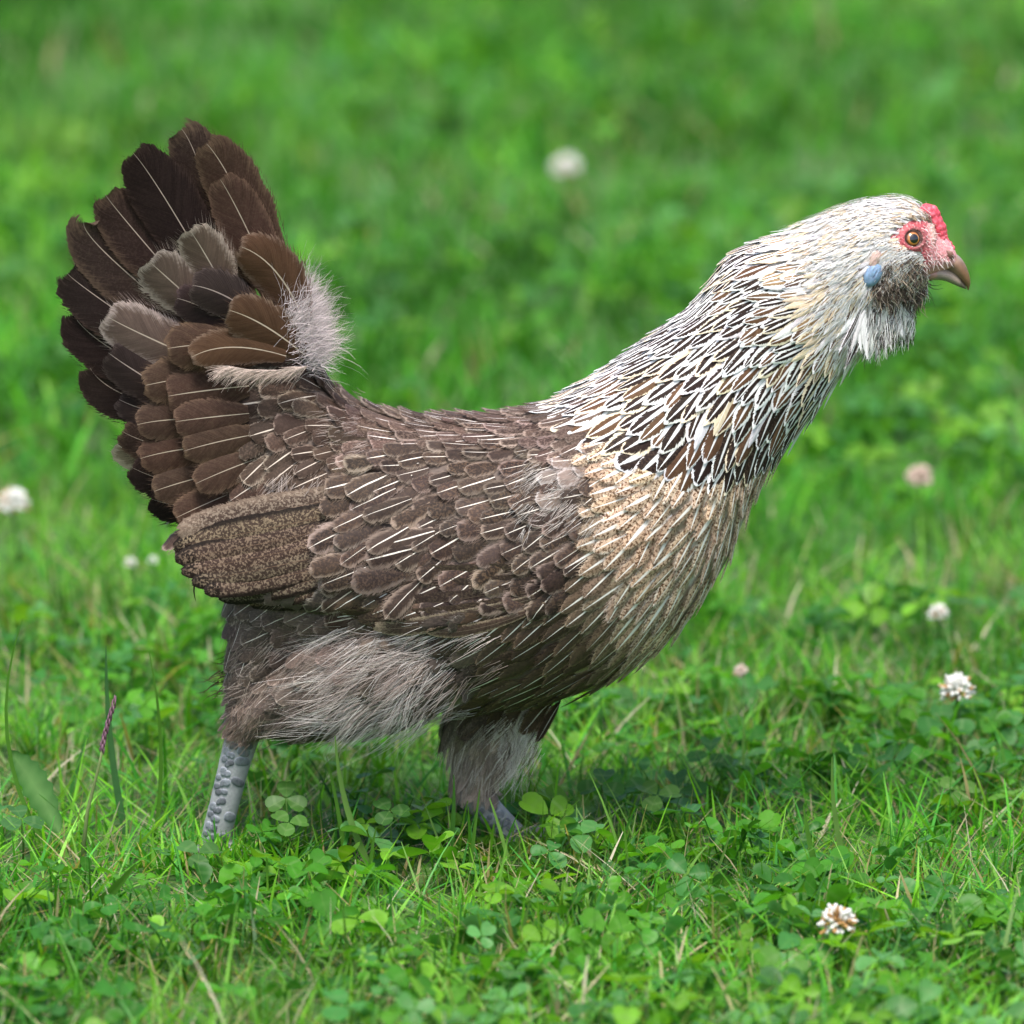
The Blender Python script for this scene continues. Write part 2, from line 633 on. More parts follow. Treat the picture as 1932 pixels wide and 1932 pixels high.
def add_feather(fb, pts, nrm, W, shape, pal, camber=.25, fray=0, frayl=.003, rag=.05, seed=None, cols_n=5):
    """pts: (K,3) spine from root to tip, nrm: (K,3) outward normals; W full width in metres."""
    P = np.asarray(pts, float)
    N = np.asarray(nrm, float)
    seg = np.linalg.norm(np.diff(P, axis=0), axis=1)
    s = np.concatenate([[0], np.cumsum(seg)])
    L = s[-1]
    K = len(P)
    v = s / L
    T = np.gradient(P, axis=0)
    T /= np.linalg.norm(T, axis=1, keepdims=True) + 1e-9
    S = np.cross(T, N)
    S /= np.linalg.norm(S, axis=1, keepdims=True) + 1e-9
    N = np.cross(S, T)
    w = width_profile(shape, v) * W * .5
    us = np.linspace(-1, 1, cols_n)
    V = np.zeros((K, cols_n, 3))
    uv = np.zeros((K, cols_n, 2))
    seed = random.random() if seed is None else seed
    for j, u in enumerate(us):
        jag = 1.0
        dv = 0.0
        if abs(u) > .99 and rag:
            jag = 1 + RNG.uniform(-1, .6, K) * rag
            dv = RNG.uniform(-.5, 1, K) * rag * W
        a = (np.abs(u) * w * jag)[:, None]
        V[:, j] = P + S * (np.sign(u) * a) - N * (camber * (u * u) * w)[:, None] + T * (dv + abs(u) * w * .10)[:, None] if np.ndim(dv) else \
            P + S * (np.sign(u) * a) - N * (camber * (u * u) * w)[:, None] + T * (abs(u) * w * .10)[:, None]
        uv[:, j, 0] = u
        uv[:, j, 1] = v
    F = []
    for i in range(K - 1):
        for j in range(cols_n - 1):
            a = i * cols_n + j
            F.append((a, a + 1, a + cols_n + 1, a + cols_n))
    V = V.reshape(-1, 3)
    uv = uv.reshape(-1, 2)
    if fray:
        nv, nu, nf = [], [], []
        base = len(V)
        for side in (-1, 1):
            for q in range(fray):
                vv = .22 + .78 * (q + random.random()) / fray
                x = np.interp(vv, v, np.arange(K))
                i0 = min(int(x), K - 2)
                f = x - i0
                p = P[i0] * (1 - f) + P[i0 + 1] * f
                t_, s_, n_ = T[i0], S[i0] * side, N[i0]
                ww = np.interp(vv, v, w)
                e = p + s_ * ww * .93 - n_ * camber * ww * .86 + t_ * ww * .1
                k = .8 + .7 * random.random()
                fl = frayl * random.uniform(.5, 1.4)
                d = t_ * k + s_ * (.75 - .35 * vv)
                d = d / np.linalg.norm(d)
                b = .00018 + .00018 * random.random()
                nv += [e - t_ * b, e + t_ * b, e + d * fl - n_ * fl * .15]
                nu += [(side * .74, min(vv, .93)), (side * .74, min(vv, .93)), (side * .78, min(vv + .02, .94))]
                nf.append((base, base + 1, base + 2))
                base += 3
        V = np.concatenate([V, np.array(nv)])
        uv = np.concatenate([uv, np.array(nu)])
        F += nf
    fb.put(V, F, uv, pal, L, W, seed)


def P_(ca, cb, cs=(.66, .6, .53), cm=(.3, .23, .17), sw=.06, edge=.7, mott=0.0, sharp=.25):
    return dict(ca=np.array(ca), cb=np.array(cb), cs=np.array(cs), cm=np.array(cm), sw=sw, edge=edge, mott=mott, sharp=sharp)


def vary(pal, amt=.15, hue=.04):
    q = dict(pal)
    g = 1 + random.uniform(-amt, amt)
    h = np.array([1 + random.uniform(-hue, hue) for _ in range(3)])
    for k in ('ca', 'cb', 'cm'):
        q[k] = np.clip(pal[k] * g * h, 0, .85)
    return q


def strand(fb, p, d, L, width, col, bend=None, segs=4, wig=0.0, face=None):
    d = np.asarray(d, float)
    d = d / np.linalg.norm(d)
    b = np.zeros(3) if bend is None else np.asarray(bend, float)
    P = []
    ph = random.uniform(0, 6.28)
    side = np.cross(d, (0, -1, .2)) if face is None else np.cross(d, face)
    nn = np.linalg.norm(side)
    side = side / nn if nn > 1e-6 else np.array((1., 0, 0))
    oth = np.cross(side, d)
    for i in range(segs + 1):
        t = i / segs
        q = np.asarray(p) + d * L * t + b * L * t * t
        if wig:
            q = q + side * math.sin(ph + t * 6.5) * wig * L * t + oth * math.cos(ph * 1.7 + t * 5.2) * wig * .7 * L * t
        P.append(q)
    P = np.array(P)
    w = width * .5 * np.array([1 - .75 * (i / segs) ** 1.5 for i in range(segs + 1)])[:, None]
    th = random.uniform(-.6, .6) * (.35 if face is not None else 1)
    sd = side * math.cos(th) + oth * math.sin(th)
    V = np.concatenate([P - sd * w, P + sd * w])
    n = segs + 1
    F = [(i, i + n, i + n + 1, i + 1) for i in range(segs)]
    tt = np.linspace(0, 1, n)
    uv = np.concatenate([np.column_stack([np.full(n, .5), tt * .6]), np.column_stack([np.full(n, .5), tt * .6])])
    fb.put(V, F, uv, dict(P_(col, col, col, col, 0, 3, 0), soft=0.0), L, .002, random.random())


def surf_path(p, nrm, d3, L, K, lift0, lift1, bvh=BVH, back=.5, turn=0.0):
    """walk over the body surface through p along d3; returns spine points (root->tip) and normals, lifted off the surface."""
    step = L / (K - 1)
    nb = int(round((K - 1) * back))

    def walk(sign, n):
        q, m, d = p.copy(), nrm.copy(), d3.copy() * sign
        out = []
        for _ in range(n):
            t = q + d * step
            loc, nn, idx, dist = bvh.find_nearest(t)
            if loc is None or dist > step * .8:
                loc, nn = t, m
            elif nn.dot(m) < 0.2:
                nn = m
            dd = loc - q
            if dd.length > 1e-7:
                nd = dd.normalized()
                if nd.dot(d) > .5:
                    d = (d * .4 + nd * .6).normalized()
            q = q + (loc - q).normalized() * step if (loc - q).length > 1e-6 else t
            m = (m * .5 + nn * .5).normalized()
            out.append((q.copy(), m.copy()))
        return out
    b = walk(-1, nb)[::-1]
    f = walk(1, K - 1 - nb)
    seq = b + [(p.copy(), nrm.copy())] + f
    P, N = [], []
    for i, (q, m) in enumerate(seq):
        t = i / (K - 1)
        P.append(tuple(q + m * (lift0 + (lift1 - lift0) * t ** 1.3)))
        N.append(tuple(m))
    return np.array(P), np.array(N)


# flow of the plumage over the near side: x, y, angle below "left" in degrees, length, width (design pixels)
FIELD = np.array([
    (1700, 388, -8, 30, 9), (1610, 378, 8, 38, 11), (1520, 415, 22, 50, 12), (1430, 470, 22, 62, 13), (1680, 430, 8, 26, 9), (1640, 470, 25, 34, 10),
    (1600, 520, 30, 42, 12), (1660, 545, 70, 40, 11), (1560, 470, 20, 46, 12), (1560, 600, 40, 58, 14), (1620, 600, 72, 48, 12), (1500, 540, 12, 60, 13),
    (1450, 570, 14, 70, 14), (1500, 640, 20, 72, 15), (1590, 680, 60, 62, 14), (1640, 640, 82, 52, 12), (1380, 540, 28, 72, 14), (1330, 560, 33, 86, 15),
    (1200, 645, 33, 92, 16), (1100, 715, 27, 88, 17), (1030, 750, 20, 84, 19), (1300, 660, 42, 98, 18), (1400, 680, 42, 94, 18), (1500, 730, 50, 84, 16),
    (1570, 740, 60, 64, 13), (1450, 810, 56, 92, 19), (1350, 810, 55, 100, 22), (1260, 800, 50, 104, 25), (1180, 790, 40, 100, 27), (1380, 880, 62, 92, 24),
    (1300, 880, 60, 96, 26), (1470, 870, 62, 78, 16),
    (1300, 960, 45, 72, 32), (1410, 950, 64, 66, 24), (1200, 900, 32, 70, 32), (1150, 930, 30, 70, 34), (1350, 1080, 54, 84, 30), (1250, 1060, 40, 86, 34),
    (1150, 1050, 32, 88, 38), (1280, 1180, 50, 96, 34), (1180, 1200, 42, 96, 38), (1080, 1270, 36, 92, 40), (1400, 1050, 68, 74, 24), (1340, 1180, 58, 84, 26), (1160, 1290, 42, 84, 36),
    (1080, 890, 26, 66, 32), (1000, 900, 28, 70, 36), (900, 900, 28, 76, 38), (800, 950, 30, 80, 42), (700, 950, 29, 86, 44), (620, 1000, 26, 92, 46),
    (900, 1080, 32, 86, 42), (750, 1100, 26, 96, 44), (1000, 1080, 30, 80, 40), (850, 1140, 24, 96, 40), (650, 1080, 24, 96, 44), (600, 930, 28, 84, 40),
    (1000, 785, 12, 62, 26), (900, 795, 14, 62, 28), (800, 795, 12, 62, 28), (850, 850, 22, 66, 32), (700, 790, 10, 64, 30), (1080, 820, 24, 66, 28),
    (660, 840, 20, 66, 32),
    (640, 765, 12, 64, 32), (560, 740, 8, 70, 40), (480, 770, 6, 82, 52), (380, 740, 10, 92, 62), (300, 760, 20, 88, 60), (600, 830, 20, 62, 34), (500, 840, 24, 68, 40),
    (420, 840, 26, 78, 48), (340, 850, 34, 84, 54), (280, 860, 45, 84, 52), (500, 900, 36, 80, 42), (400, 920, 44, 84, 48), (320, 930, 55, 78, 46),
    (520, 1200, 26, 92, 44), (600, 1250, 30, 96, 44), (750, 1250, 32, 100, 44), (900, 1230, 34, 100, 44), (700, 1340, 22, 80, 36), (520, 1345, 20, 60, 26),
    (1000, 1290, 36, 94, 44), (850, 1310, 34, 92, 42), (1000, 1220, 33, 96, 44), (480, 1300, 60, 62, 28), (450, 1220, 72, 70, 34), (470, 1350, 50, 40, 16),
    (900, 1400, 70, 70, 26), (960, 1400, 62, 70, 24), (890, 1460, 76, 48, 16), (930, 1460, 68, 50, 16),
])


def field(x, y):
    d2 = (FIELD[:, 0] - x) ** 2 + (FIELD[:, 1] - y) ** 2 + 40
    w = d2 ** -1.6
    w /= w.sum()
    a = np.radians(FIELD[:, 2])
    ang = math.atan2((w * np.sin(a)).sum(), (w * np.cos(a)).sum())
    return ang, (w * FIELD[:, 3]).sum(), (w * FIELD[:, 4]).sum()


def inside(poly, x, y):
    c = False
    j = len(poly) - 1
    for i in range(len(poly)):
        xi, yi = poly[i]
        xj, yj = poly[j]
        if (yi > y) != (yj > y) and x < (xj - xi) * (y - yi) / (yj - yi) + xi:
            c = not c
        j = i
    return c


def zf8(pts):          # head close-up coordinates -> design pixels
    return [(1588.5 + x * .1593, 367.3 + y * .1593) for x, y in pts]


FACE = zf8([(560, 520), (640, 410), (720, 345), (850, 296), (1000, 318), (1090, 390), (1130, 450), (1230, 500), (1330, 660), (1345, 720), (1290, 780),
            (1180, 830), (1100, 850), (1000, 905), (935, 930), (925, 860), (955, 760), (930, 680), (850, 680), (740, 640), (640, 590)])
NECK = [(1000, 752), (1060, 800), (1120, 830), (1180, 865), (1240, 890), (1300, 905), (1380, 900), (1440, 875), (1500, 845), (1600, 745), (1665, 700),
        (1650, 620), (1660, 560), (1690, 500), (1685, 440), (1700, 420), (1755, 405), (1735, 370), (1680, 350), (1500, 370), (1350, 440), (1290, 540), (1000, 720)]
COVERT = [(1125, 880), (1120, 1000), (1085, 1115), (1000, 1150), (900, 1146), (790, 1136), (700, 1112), (640, 1080), (618, 1010), (640, 940), (680, 880), (800, 845), (960, 842)]


def region(x, y):
    if inside(FACE, x, y) or x > 1752 or math.hypot((x - 1652) / 22, (y - 504) / 42) < 1:
        return None
    if inside(NECK, x, y):
        return 'neck'
    if x > 1640 and 470 < y < 700:
        return None            # beard and ear, done by hand
    if inside(COVERT, x, y):
        return 'covert'
    if y > 1350 and x > 990 and x < 1060:
        return 'far_thigh' if (y - 1350) > (x - 1020) * 2 and x < 1022 else None
    if y > 1340 and 800 < x < 1040 and (y - 1340) > (x - 1010) * -.2:
        return 'far_thigh'
    if (y > 1118 and 400 < x < 640) or (y > 1165 and x < 900):
        return 'thigh' if not (x < 500 and y > 1385) else None
    if x < 640 and y > 1000 - (x - 330) * .28 + 20 and x > 320:
        return None            # flight feathers, done by hand
    if x < 660:
        return 'saddle'
    if y < 870 - max(0, x - 1000) * .1 and x < 1130:
        return 'back'
    return 'breast'


W1 = (.72, .715, .71)
CREAM = (.70, .60, .45)


def sm(a, b, x):
    t = min(1, max(0, (x - a) / (b - a)))
    return t * t * (3 - 2 * t)


def palette(kind, x, y):
    r = random.random()
    if kind == 'neck':
        gold = math.exp(-((x - 1480) / 110) ** 2 - ((y - 540) / 110) ** 2)
        head = sm(1430, 1600, x + (620 - y) * .45)
        if r < .03 + .73 * head:
            base = np.array(W1) if random.random() < .62 - .3 * gold else np.array((.70, .57, .40)) * random.uniform(.95, 1.1)
            if random.random() < .35:
                base = np.array((.62, .615, .635))
            pal = P_(base * random.uniform(.84, 1), base, W1, (.30, .2, .12), .05, .6, .16 * random.random(), .4)
        else:
            dark = np.array((.022, .013, .011)) if random.random() < .72 else np.array((.10, .052, .028))
            if head > .4:
                dark = np.array((.30, .19, .10)) if random.random() < .7 else np.array((.10, .06, .04))
            low = sm(760, 880, y + (x - 1250) * .12)
            edge = random.uniform(.42, .60) + .12 * low - .10 * head
            edgec = np.array(W1) if random.random() < .7 else np.array(CREAM) * 1.08
            pal = P_(dark, edgec, W1, (.35, .24, .15), random.uniform(.13, .24) - .05 * low, edge, .12 * random.random(), .10)
            pal['tip0'] = random.uniform(.66, .8)
            if x < 1130 and y > 720 and random.random() < .6:
                pal['ca'] = np.array((.10, .066, .052))
    elif kind == 'covert':
        a = np.array((.036, .025, .021)) * random.uniform(.65, 1.6)
        e = np.array((.185, .142, .115)) * random.uniform(.65, 1.35)
        w = sm(950, 1100, x) * sm(1020, 900, y)
        if random.random() < w * .45:
            a, e = np.array((.20, .16, .14)), np.array((.42, .38, .36))
        pal = P_(a, e, (.76, .70, .62), (.15, .095, .06), random.choice((0, 0, .035, .05, .06, .075)), random.uniform(.40, .66), random.uniform(.1, .5), .35)
        if x < 720:
            pal['mott'] = .3
    elif kind == 'breast':
        k = sm(1050, 1250, x - (y - 1100) * .30) * (1 - .22 * sm(1150, 1290, y)) * random.uniform(.75, 1.1)
        k = min(1, k)      # dark brown flank -> cream breast
        dk, cr = np.array((.075, .050, .034)), np.array((.60, .43, .30))
        a = dk * (1 - k) + cr * k
        e = np.array((.19, .13, .085)) * (1 - k) + np.array((.75, .65, .53)) * k
        pal = P_(a, e, (.80, .77, .72), np.array((.045, .036, .027)) * (1 - k) + np.array((.115, .055, .026)) * k,
                 random.uniform(.06, .14) + .24 * k * random.random(), random.uniform(.5, .75), random.uniform(.5, .65) + .45 * k, .4)
        pal['mr'] = .8 + .1 * k
        if y > 1180 and x < 1180:
            pal['sw'] = random.choice((0, .05, .07))
    elif kind == 'saddle':
        a = np.array((.042, .027, .020)) * random.uniform(.75, 1.4)
        if x < 420 and y < 790:
            a = np.array((.115, .066, .042)) * random.uniform(.8, 1.1)
        pal = P_(a, np.array((.215, .165, .13)) * random.uniform(.6, 1.4), (.58, .50, .42), (.14, .09, .065), random.choice((.05, .06, .07, 0, 0)), random.uniform(.5, .76), random.uniform(.05, .3), .3)
    elif kind == 'back':
        a = np.array((.066, .043, .034)) * random.uniform(.6, 1.45)
        pal = P_(a, np.array((.24, .18, .15)) * random.uniform(.6, 1.5), (.76, .70, .64), (.2, .14, .11), random.choice((0, 0, .06, .09)), random.uniform(.45, .75), random.uniform(.2, .6), .3)
    elif kind == 'far_thigh':
        a = np.array((.30, .24, .19)) * random.uniform(.6, 1.2)
        if x > 940:
            a = np.array((.55, .5, .44)) * random.uniform(.8, 1.1)
        pal = P_(a, a * 1.2, a * 1.3, (.12, .09, .07), 0, .5, .3, .3)
    else:
        a = np.array((.080, .061, .051)) * random.uniform(.6, 1.4)
        pal = P_(a, np.array((.25, .20, .17)) * random.uniform(.7, 1.4), (.68, .62, .55), (.18, .13, .10), random.choice((0, 0, .04, .05)), random.uniform(.6, .8), random.uniform(.1, .4), .3)
    if kind == 'neck' and pal['ca'][0] > .4:
        pal['plain'] = 1
    pal['soft'] = dict(neck=.7, far_thigh=1.0, thigh=1.1, covert=.75).get(kind, .9)
    return vary(pal, .24 if kind == 'breast' else .12)


SHAPE = dict(neck='lance', covert='oval', breast='leaf', saddle='oval', back='oval', far_thigh='lance', thigh='oval')
NAME = dict(neck='hackle_feather', covert='wing_covert', breast='breast_feather', saddle='saddle_feather', back='back_feather', far_thigh='thigh_feather', thigh='thigh_feather')
LIFT = dict(neck=(.001, .0032), covert=(.0005, .0042), breast=(.0005, .0042), saddle=(.001, .0052), back=(.001, .004), far_thigh=(.0005, .004), thigh=(.0005, .0055))
SPACE = dict(neck=(.58, .60), covert=(.50, .60), breast=(.46, .56), saddle=(.48, .58), back=(.46, .58), far_thigh=(.35, .6), thigh=(.46, .6))

cand = np.column_stack([RNG.uniform(200, 1760, 60000), RNG.uniform(345, 1510, 60000)])
kept = {k: [] for k in SHAPE}
keptA = {k: np.zeros((3000, 2)) for k in SHAPE}
for x, y in cand:
    k = region(x, y)
    if k is None:
        continue
    arr, n = keptA[k], len(kept[k])
    ang, L, W = field(x, y)
    dx, dy = -math.cos(ang), math.sin(ang)
    p, nr = hit(x, y)
    if p is None or abs(p.y) > .1:
        continue
    gz = max(.34, min(1, abs(nr.dot(FWD)) * 1.25))
    if n:
        D = arr[:n] - (x, y)
        al = (D[:, 0] * dx + D[:, 1] * dy) / (SPACE[k][0] * L)
        ac = (-D[:, 0] * dy + D[:, 1] * dx) / (SPACE[k][1] * W * gz)
        if (al * al + ac * ac).min() < 1:
            continue
    if n >= 3000:
        continue
    arr[n] = (x, y)
    kept[k].append((x, y, ang, L, W, p, nr))

far_side = FB()          # everything on the far side, one mesh
near_rest = FB()         # near-side feathers too small to pick apart
far_wing = FB()
count = {}
order = []
for k, lst in kept.items():
    for rec in lst:
        order.append((rec[3] * rec[4], k, rec))
order.sort(key=lambda r: -r[0])
for area, k, (x, y, ang, L, W, p, nr) in order:
    j = random.gauss(0, .15 if k != 'neck' else .11)
    a = ang + j
    d = Vector((-math.cos(a), 0, -math.sin(a)))
    d = (d - nr * d.dot(nr))
    if d.length < .2:
        continue
    d.normalize()
    if k == 'thigh' and nr.x > .45:
        continue
    Lm, Wm = L * PX * random.uniform(.82, 1.22), W * PX * random.uniform(.82, 1.25)
    K = 9 if L > 60 else 7
    l0, l1 = LIFT[k]
    if k == 'covert':
        q = .0055 * sm(840, 680, x)
        l0, l1 = l0 + q, l1 + q
    pts, nm = surf_path(p, nr, d, Lm, K, l0, l1 * random.uniform(.75, 1.25))
    fb = FB()
    big = L > 55
    if k == 'neck':
        hd = sm(1480, 1600, x + (600 - y) * .4)
        Wm *= 2.0 - .55 * hd
        Lm *= 1.7 - .45 * hd
    elif k in ('covert', 'saddle', 'breast', 'back', 'thigh'):
        Lm *= 1.32
        Wm *= 1.14 if k != 'breast' else 1.0
    pal_ = palette(k, x, y)
    if pal_.get('plain'):
        Wm *= .62
    add_feather(fb, pts, nm, Wm, SHAPE[k], pal_, camber=.22, fray=(0 if k == 'neck' else 30 if big else 14), frayl=.0030 if k != 'thigh' else .006,
                rag=.06)
    nmk = NAME[k]
    c = count.get(nmk, 0)
    if c < 290 and L > 42 and k != 'far_thigh':
        fb.build(nmk, wing if k == 'covert' else hen)
        count[nmk] = c + 1
    else:
        near_rest.mirror_of(fb)
        # mirror_of flips y; flip back
        near_rest.V[-1] = fb.V[-1]
    if k == 'covert':
        far_wing.mirror_of(fb)
    elif k != 'far_thigh':
        far_side.mirror_of(fb)


# ------------------------------------------------------------------ explicit feathers: tail, flight feathers
def bez(a, b, c, t):
    return (1 - t) ** 2 * np.array(a) + 2 * t * (1 - t) * np.array(b) + t * t * np.array(c)


def explicit(root, mid, tip, Wpx, y0, y1, pal, shape='broad', K=18, camber=.12, fray=36, frayl=.003, tilt=(0, -1, .15), name='tail_feather', parent=hen, mirror=None, rag=.05):
    ctrl = 2 * np.array(mid) - .5 * (np.array(root) + np.array(tip))
    pts = []
    for i in range(K):
        t = i / (K - 1)
        t = 1 - (1 - t) ** 1.35
        q = bez(root, ctrl, tip, t)
        Y = y0 + (y1 - y0) * t
        pts.append(tuple(at(q[0], q[1], Y)))
    nm = np.tile(np.array(tilt, float) / np.linalg.norm(tilt), (K, 1))
    pal['soft'] = .34 if shape == 'broad' else .55
    fb = FB()
    add_feather(fb, pts, nm, Wpx * PX, shape, pal, camber=camber, fray=fray, frayl=frayl, rag=rag)
    fb.build(name, parent)
    if mirror is not None:
        mirror.mirror_of(fb)


DK = lambda: vary(P_((.034, .022, .020), (.085, .054, .044), (.60, .50, .42), (.16, .11, .08), .022, .72, .05, .3), .12)
DKB = lambda: vary(P_((.050, .032, .027), (.15, .10, .07), (.62, .52, .43), (.2, .14, .1), .024, .6, .12, .4), .12)
BR = lambda: vary(P_((.085, .050, .035), (.20, .13, .085), (.68, .58, .46), (.2, .14, .1), .03, .62, .12, .4), .1)
OR = lambda: vary(P_((.125, .068, .038), (.27, .19, .135), (.74, .64, .5), (.2, .13, .09), .035, .66, .08, .35), .1)
PA = lambda: vary(P_((.16, .115, .088), (.56, .47, .40), (.72, .63, .52), (.25, .19, .15), .03, .55, .1, .4), .1)
PU = lambda: vary(P_((.052, .036, .034), (.125, .09, .085), (.6, .5, .45), (.15, .1, .08), .035, .66, .05, .35), .1)
TAIL = [  # root, mid, tip, width, y root, y tip, palette
    ((380, 785), (235, 745), (168, 690), 112, -.004, -.010, DK, .003), ((370, 740), (205, 655), (137, 588), 124, -.005, -.012, DK, .003),
    ((390, 700), (186, 562), (126, 512), 130, -.008, -.016, DK, .003), ((420, 660), (206, 484), (163, 414), 134, -.009, -.017, DKB, .003),
    ((440, 650), (254, 436), (198, 364), 128, -.010, -.019, DKB, .003), ((470, 640), (388, 345), (336, 239), 128, -.006, -.010, DKB, .003),
    ((460, 630), (318, 385), (246, 284), 132, -.012, -.023, DK, .003), ((555, 610), (452, 372), (384, 266), 122, -.010, -.018, BR, .004),
    ((552, 620), (462, 424), (412, 334), 108, -.015, -.024, BR, .003),
    ((440, 575), (386, 478), (356, 432), 100, -.022, -.030, PA, .006), ((400, 600), (318, 526), (280, 492), 116, -.022, -.031, PA, .006),
    ((400, 690), (262, 628), (198, 594), 116, -.021, -.029, PA, .006), ((460, 625), (386, 582), (330, 562), 84, -.024, -.032, PU, .003),
    ((490, 600), (420, 556), (360, 538), 96, -.026, -.035, PU, .003), ((370, 770), (258, 702), (203, 664), 104, -.021, -.028, PU, .006),
    ((575, 610), (520, 512), (450, 464), 108, -.022, -.034, OR, .005), ((575, 670), (498, 614), (428, 584), 104, -.029, -.038, OR, .005),
    ((460, 648), (380, 650), (313, 658), 100, -.026, -.036, BR, .004), ((540, 672), (436, 655), (358, 676), 80, -.031, -.040, OR, .007),
    ((420, 700), (330, 716), (270, 728), 96, -.026, -.035, BR, .003), ((470, 728), (380, 738), (314, 748), 110, -.029, -.038, BR, .003),
    ((380, 800), (280, 775), (222, 752), 84, -.016, -.020, PU, .005), ((390, 860), (290, 838), (228, 812), 88, -.016, -.020, DKB, .004),
    ((400, 920), (310, 905), (246, 880), 88, -.016, -.020, DK, .004), ((410, 960), (340, 955), (282, 940), 80, -.016, -.020, DK, .004),
    ((410, 790), (320, 792), (256, 802), 88, -.030, -.037, BR, .004), ((470, 780), (390, 788), (328, 796), 84, -.034, -.041, BR, .004),
    ((420, 840), (330, 850), (262, 866), 88, -.031, -.038, BR, .004), ((490, 818), (410, 834), (344, 852), 78, -.036, -.043, BR, .004),
    ((430, 888), (350, 908), (288, 928), 84, -.033, -.040, BR, .004), ((500, 860), (430, 886), (366, 914), 76, -.038, -.046, BR, .004),
    ((450, 925), (390, 950), (330, 978), 76, -.036, -.044, BR, .004),
]
far_tail = FB()
for i, (a, b, c, w, y0, y1, pal, fl) in enumerate(TAIL):
    explicit(a, b, c, w, y0, y1, pal(), 'broad' if i < 9 else 'oval', K=22 if i < 9 else 14, frayl=fl, fray=60 if i < 9 else 40,
             tilt=(-.1, -1, .25 if i < 9 else .15), mirror=far_tail, camber=.10 if i < 9 else .22)
# tips of the far half of the tail peeping out behind
for a, b, c, w in (((330, 760), (240, 740), (206, 716), 66), ((330, 880), (262, 862), (219, 836), 70)):
    explicit(a, b, c, w, .010, .016, vary(P_((.20, .17, .10), (.38, .34, .22), sw=.02, edge=.5)), name='tail_feather')

FLIGHT = [((800, 905), (540, 960), (325, 1004), 76), ((790, 930), (540, 990), (319, 1032), 70), ((780, 958), (540, 1016), (322, 1056), 62), ((780, 985), (540, 1040), (334, 1080), 58),
          ((780, 1010), (550, 1062), (354, 1100), 56), ((780, 1035), (560, 1082), (378, 1116), 54), ((780, 1060), (575, 1098), (406, 1128), 52), ((785, 1080), (590, 1112), (440, 1136), 50),
          ((790, 1100), (620, 1122), (486, 1140), 46)]
for i, (a, b, c, w) in enumerate(FLIGHT):
    pal = vary(P_((.048, .030, .023), (.026, .016, .012), (.14, .09, .06), (.26, .19, .13), .025, .55, .66, .15), .16)
    pal['soft'] = .12
    pal['mr'] = .62
    pal['cb'] = np.array((.012, .008, .006))
    if i == 0:
        pal = vary(P_((.06, .038, .028), (.15, .105, .075), (.2, .14, .1), (.30, .23, .17), .02, .35, .6, .5), .05)
    ctrl = 2 * np.array(b) - .5 * (np.array(a) + np.array(c))
    pts, last = [], -.07
    K = 16
    for q in range(K):
        t = q / (K - 1)
        z = bez(a, ctrl, c, t)
        h, n_ = hit(z[0], z[1])
        last = h.y if h is not None and h.y < -.02 else last + .0008
        if t > .55:
            last = max(last, -.075)
        pts.append((z[0], z[1], last))
    ys = np.array([p[2] for p in pts])
    ys = np.convolve(np.pad(ys, 2, mode='edge'), np.ones(5) / 5, 'valid') - .0024 * (9 - i) * np.linspace(0, 1, K) ** 1.3 - .0015 + .003 * np.linspace(1, 0, K)
    P3 = [tuple(at(x, y, Y)) for (x, y, _), Y in zip(pts, ys)]
    fb = FB()
    add_feather(fb, P3, np.tile((0, -.98, .2), (K, 1)), w * PX, 'broad', pal, camber=.2, fray=30, frayl=.0012, rag=.02)
    fb.build('flight_feather', wing)
    far_wing.mirror_of(fb)
PRIM = [((1010, 1128), (800, 1180), (700, 1178), 40, 1), ((1015, 1120), (820, 1164), (668, 1166), 46, 0), ((1010, 1105), (800, 1140), (645, 1150), 50, 0), ((1000, 1090), (780, 1118), (628, 1128), 52, 0),
        ((1000, 1070), (760, 1090), (605, 1098), 52, 0), ((1030, 1140), (900, 1186), (800, 1190), 28, 1)]
for i, (a, b, c, w, sp) in enumerate(PRIM):
    pal = vary(P_((.045, .030, .025), (.085, .06, .045), (.2, .14, .1), (.14, .1, .07), .025, .75, .4, .3), .1)
    if sp:
        pal = vary(P_((.09, .06, .045), (.30, .23, .155), (.3, .22, .16), (.05, .032, .025), .03, .5, .6, .3), .05)
    ctrl = 2 * np.array(b) - .5 * (np.array(a) + np.array(c))
    K = 14
    P3 = []
    for q in range(K):
        z = bez(a, ctrl, c, q / (K - 1))
        h, n_ = hit(z[0], min(z[1], 1150))
        Y = (h.y if h is not None else -.08) - .0006 - .0004 * (5 - i if i < 5 else 5)
        P3.append(tuple(at(z[0], z[1], Y)))
    fb = FB()
    add_feather(fb, P3, np.tile((0, -.96, -.25), (K, 1)), w * PX, 'broad', pal, camber=.10, fray=24, frayl=.001, rag=.02)
    fb.build('flight_feather', wing)
    far_wing.mirror_of(fb)

# ------------------------------------------------------------------ down and wispy barbs
down = FB()


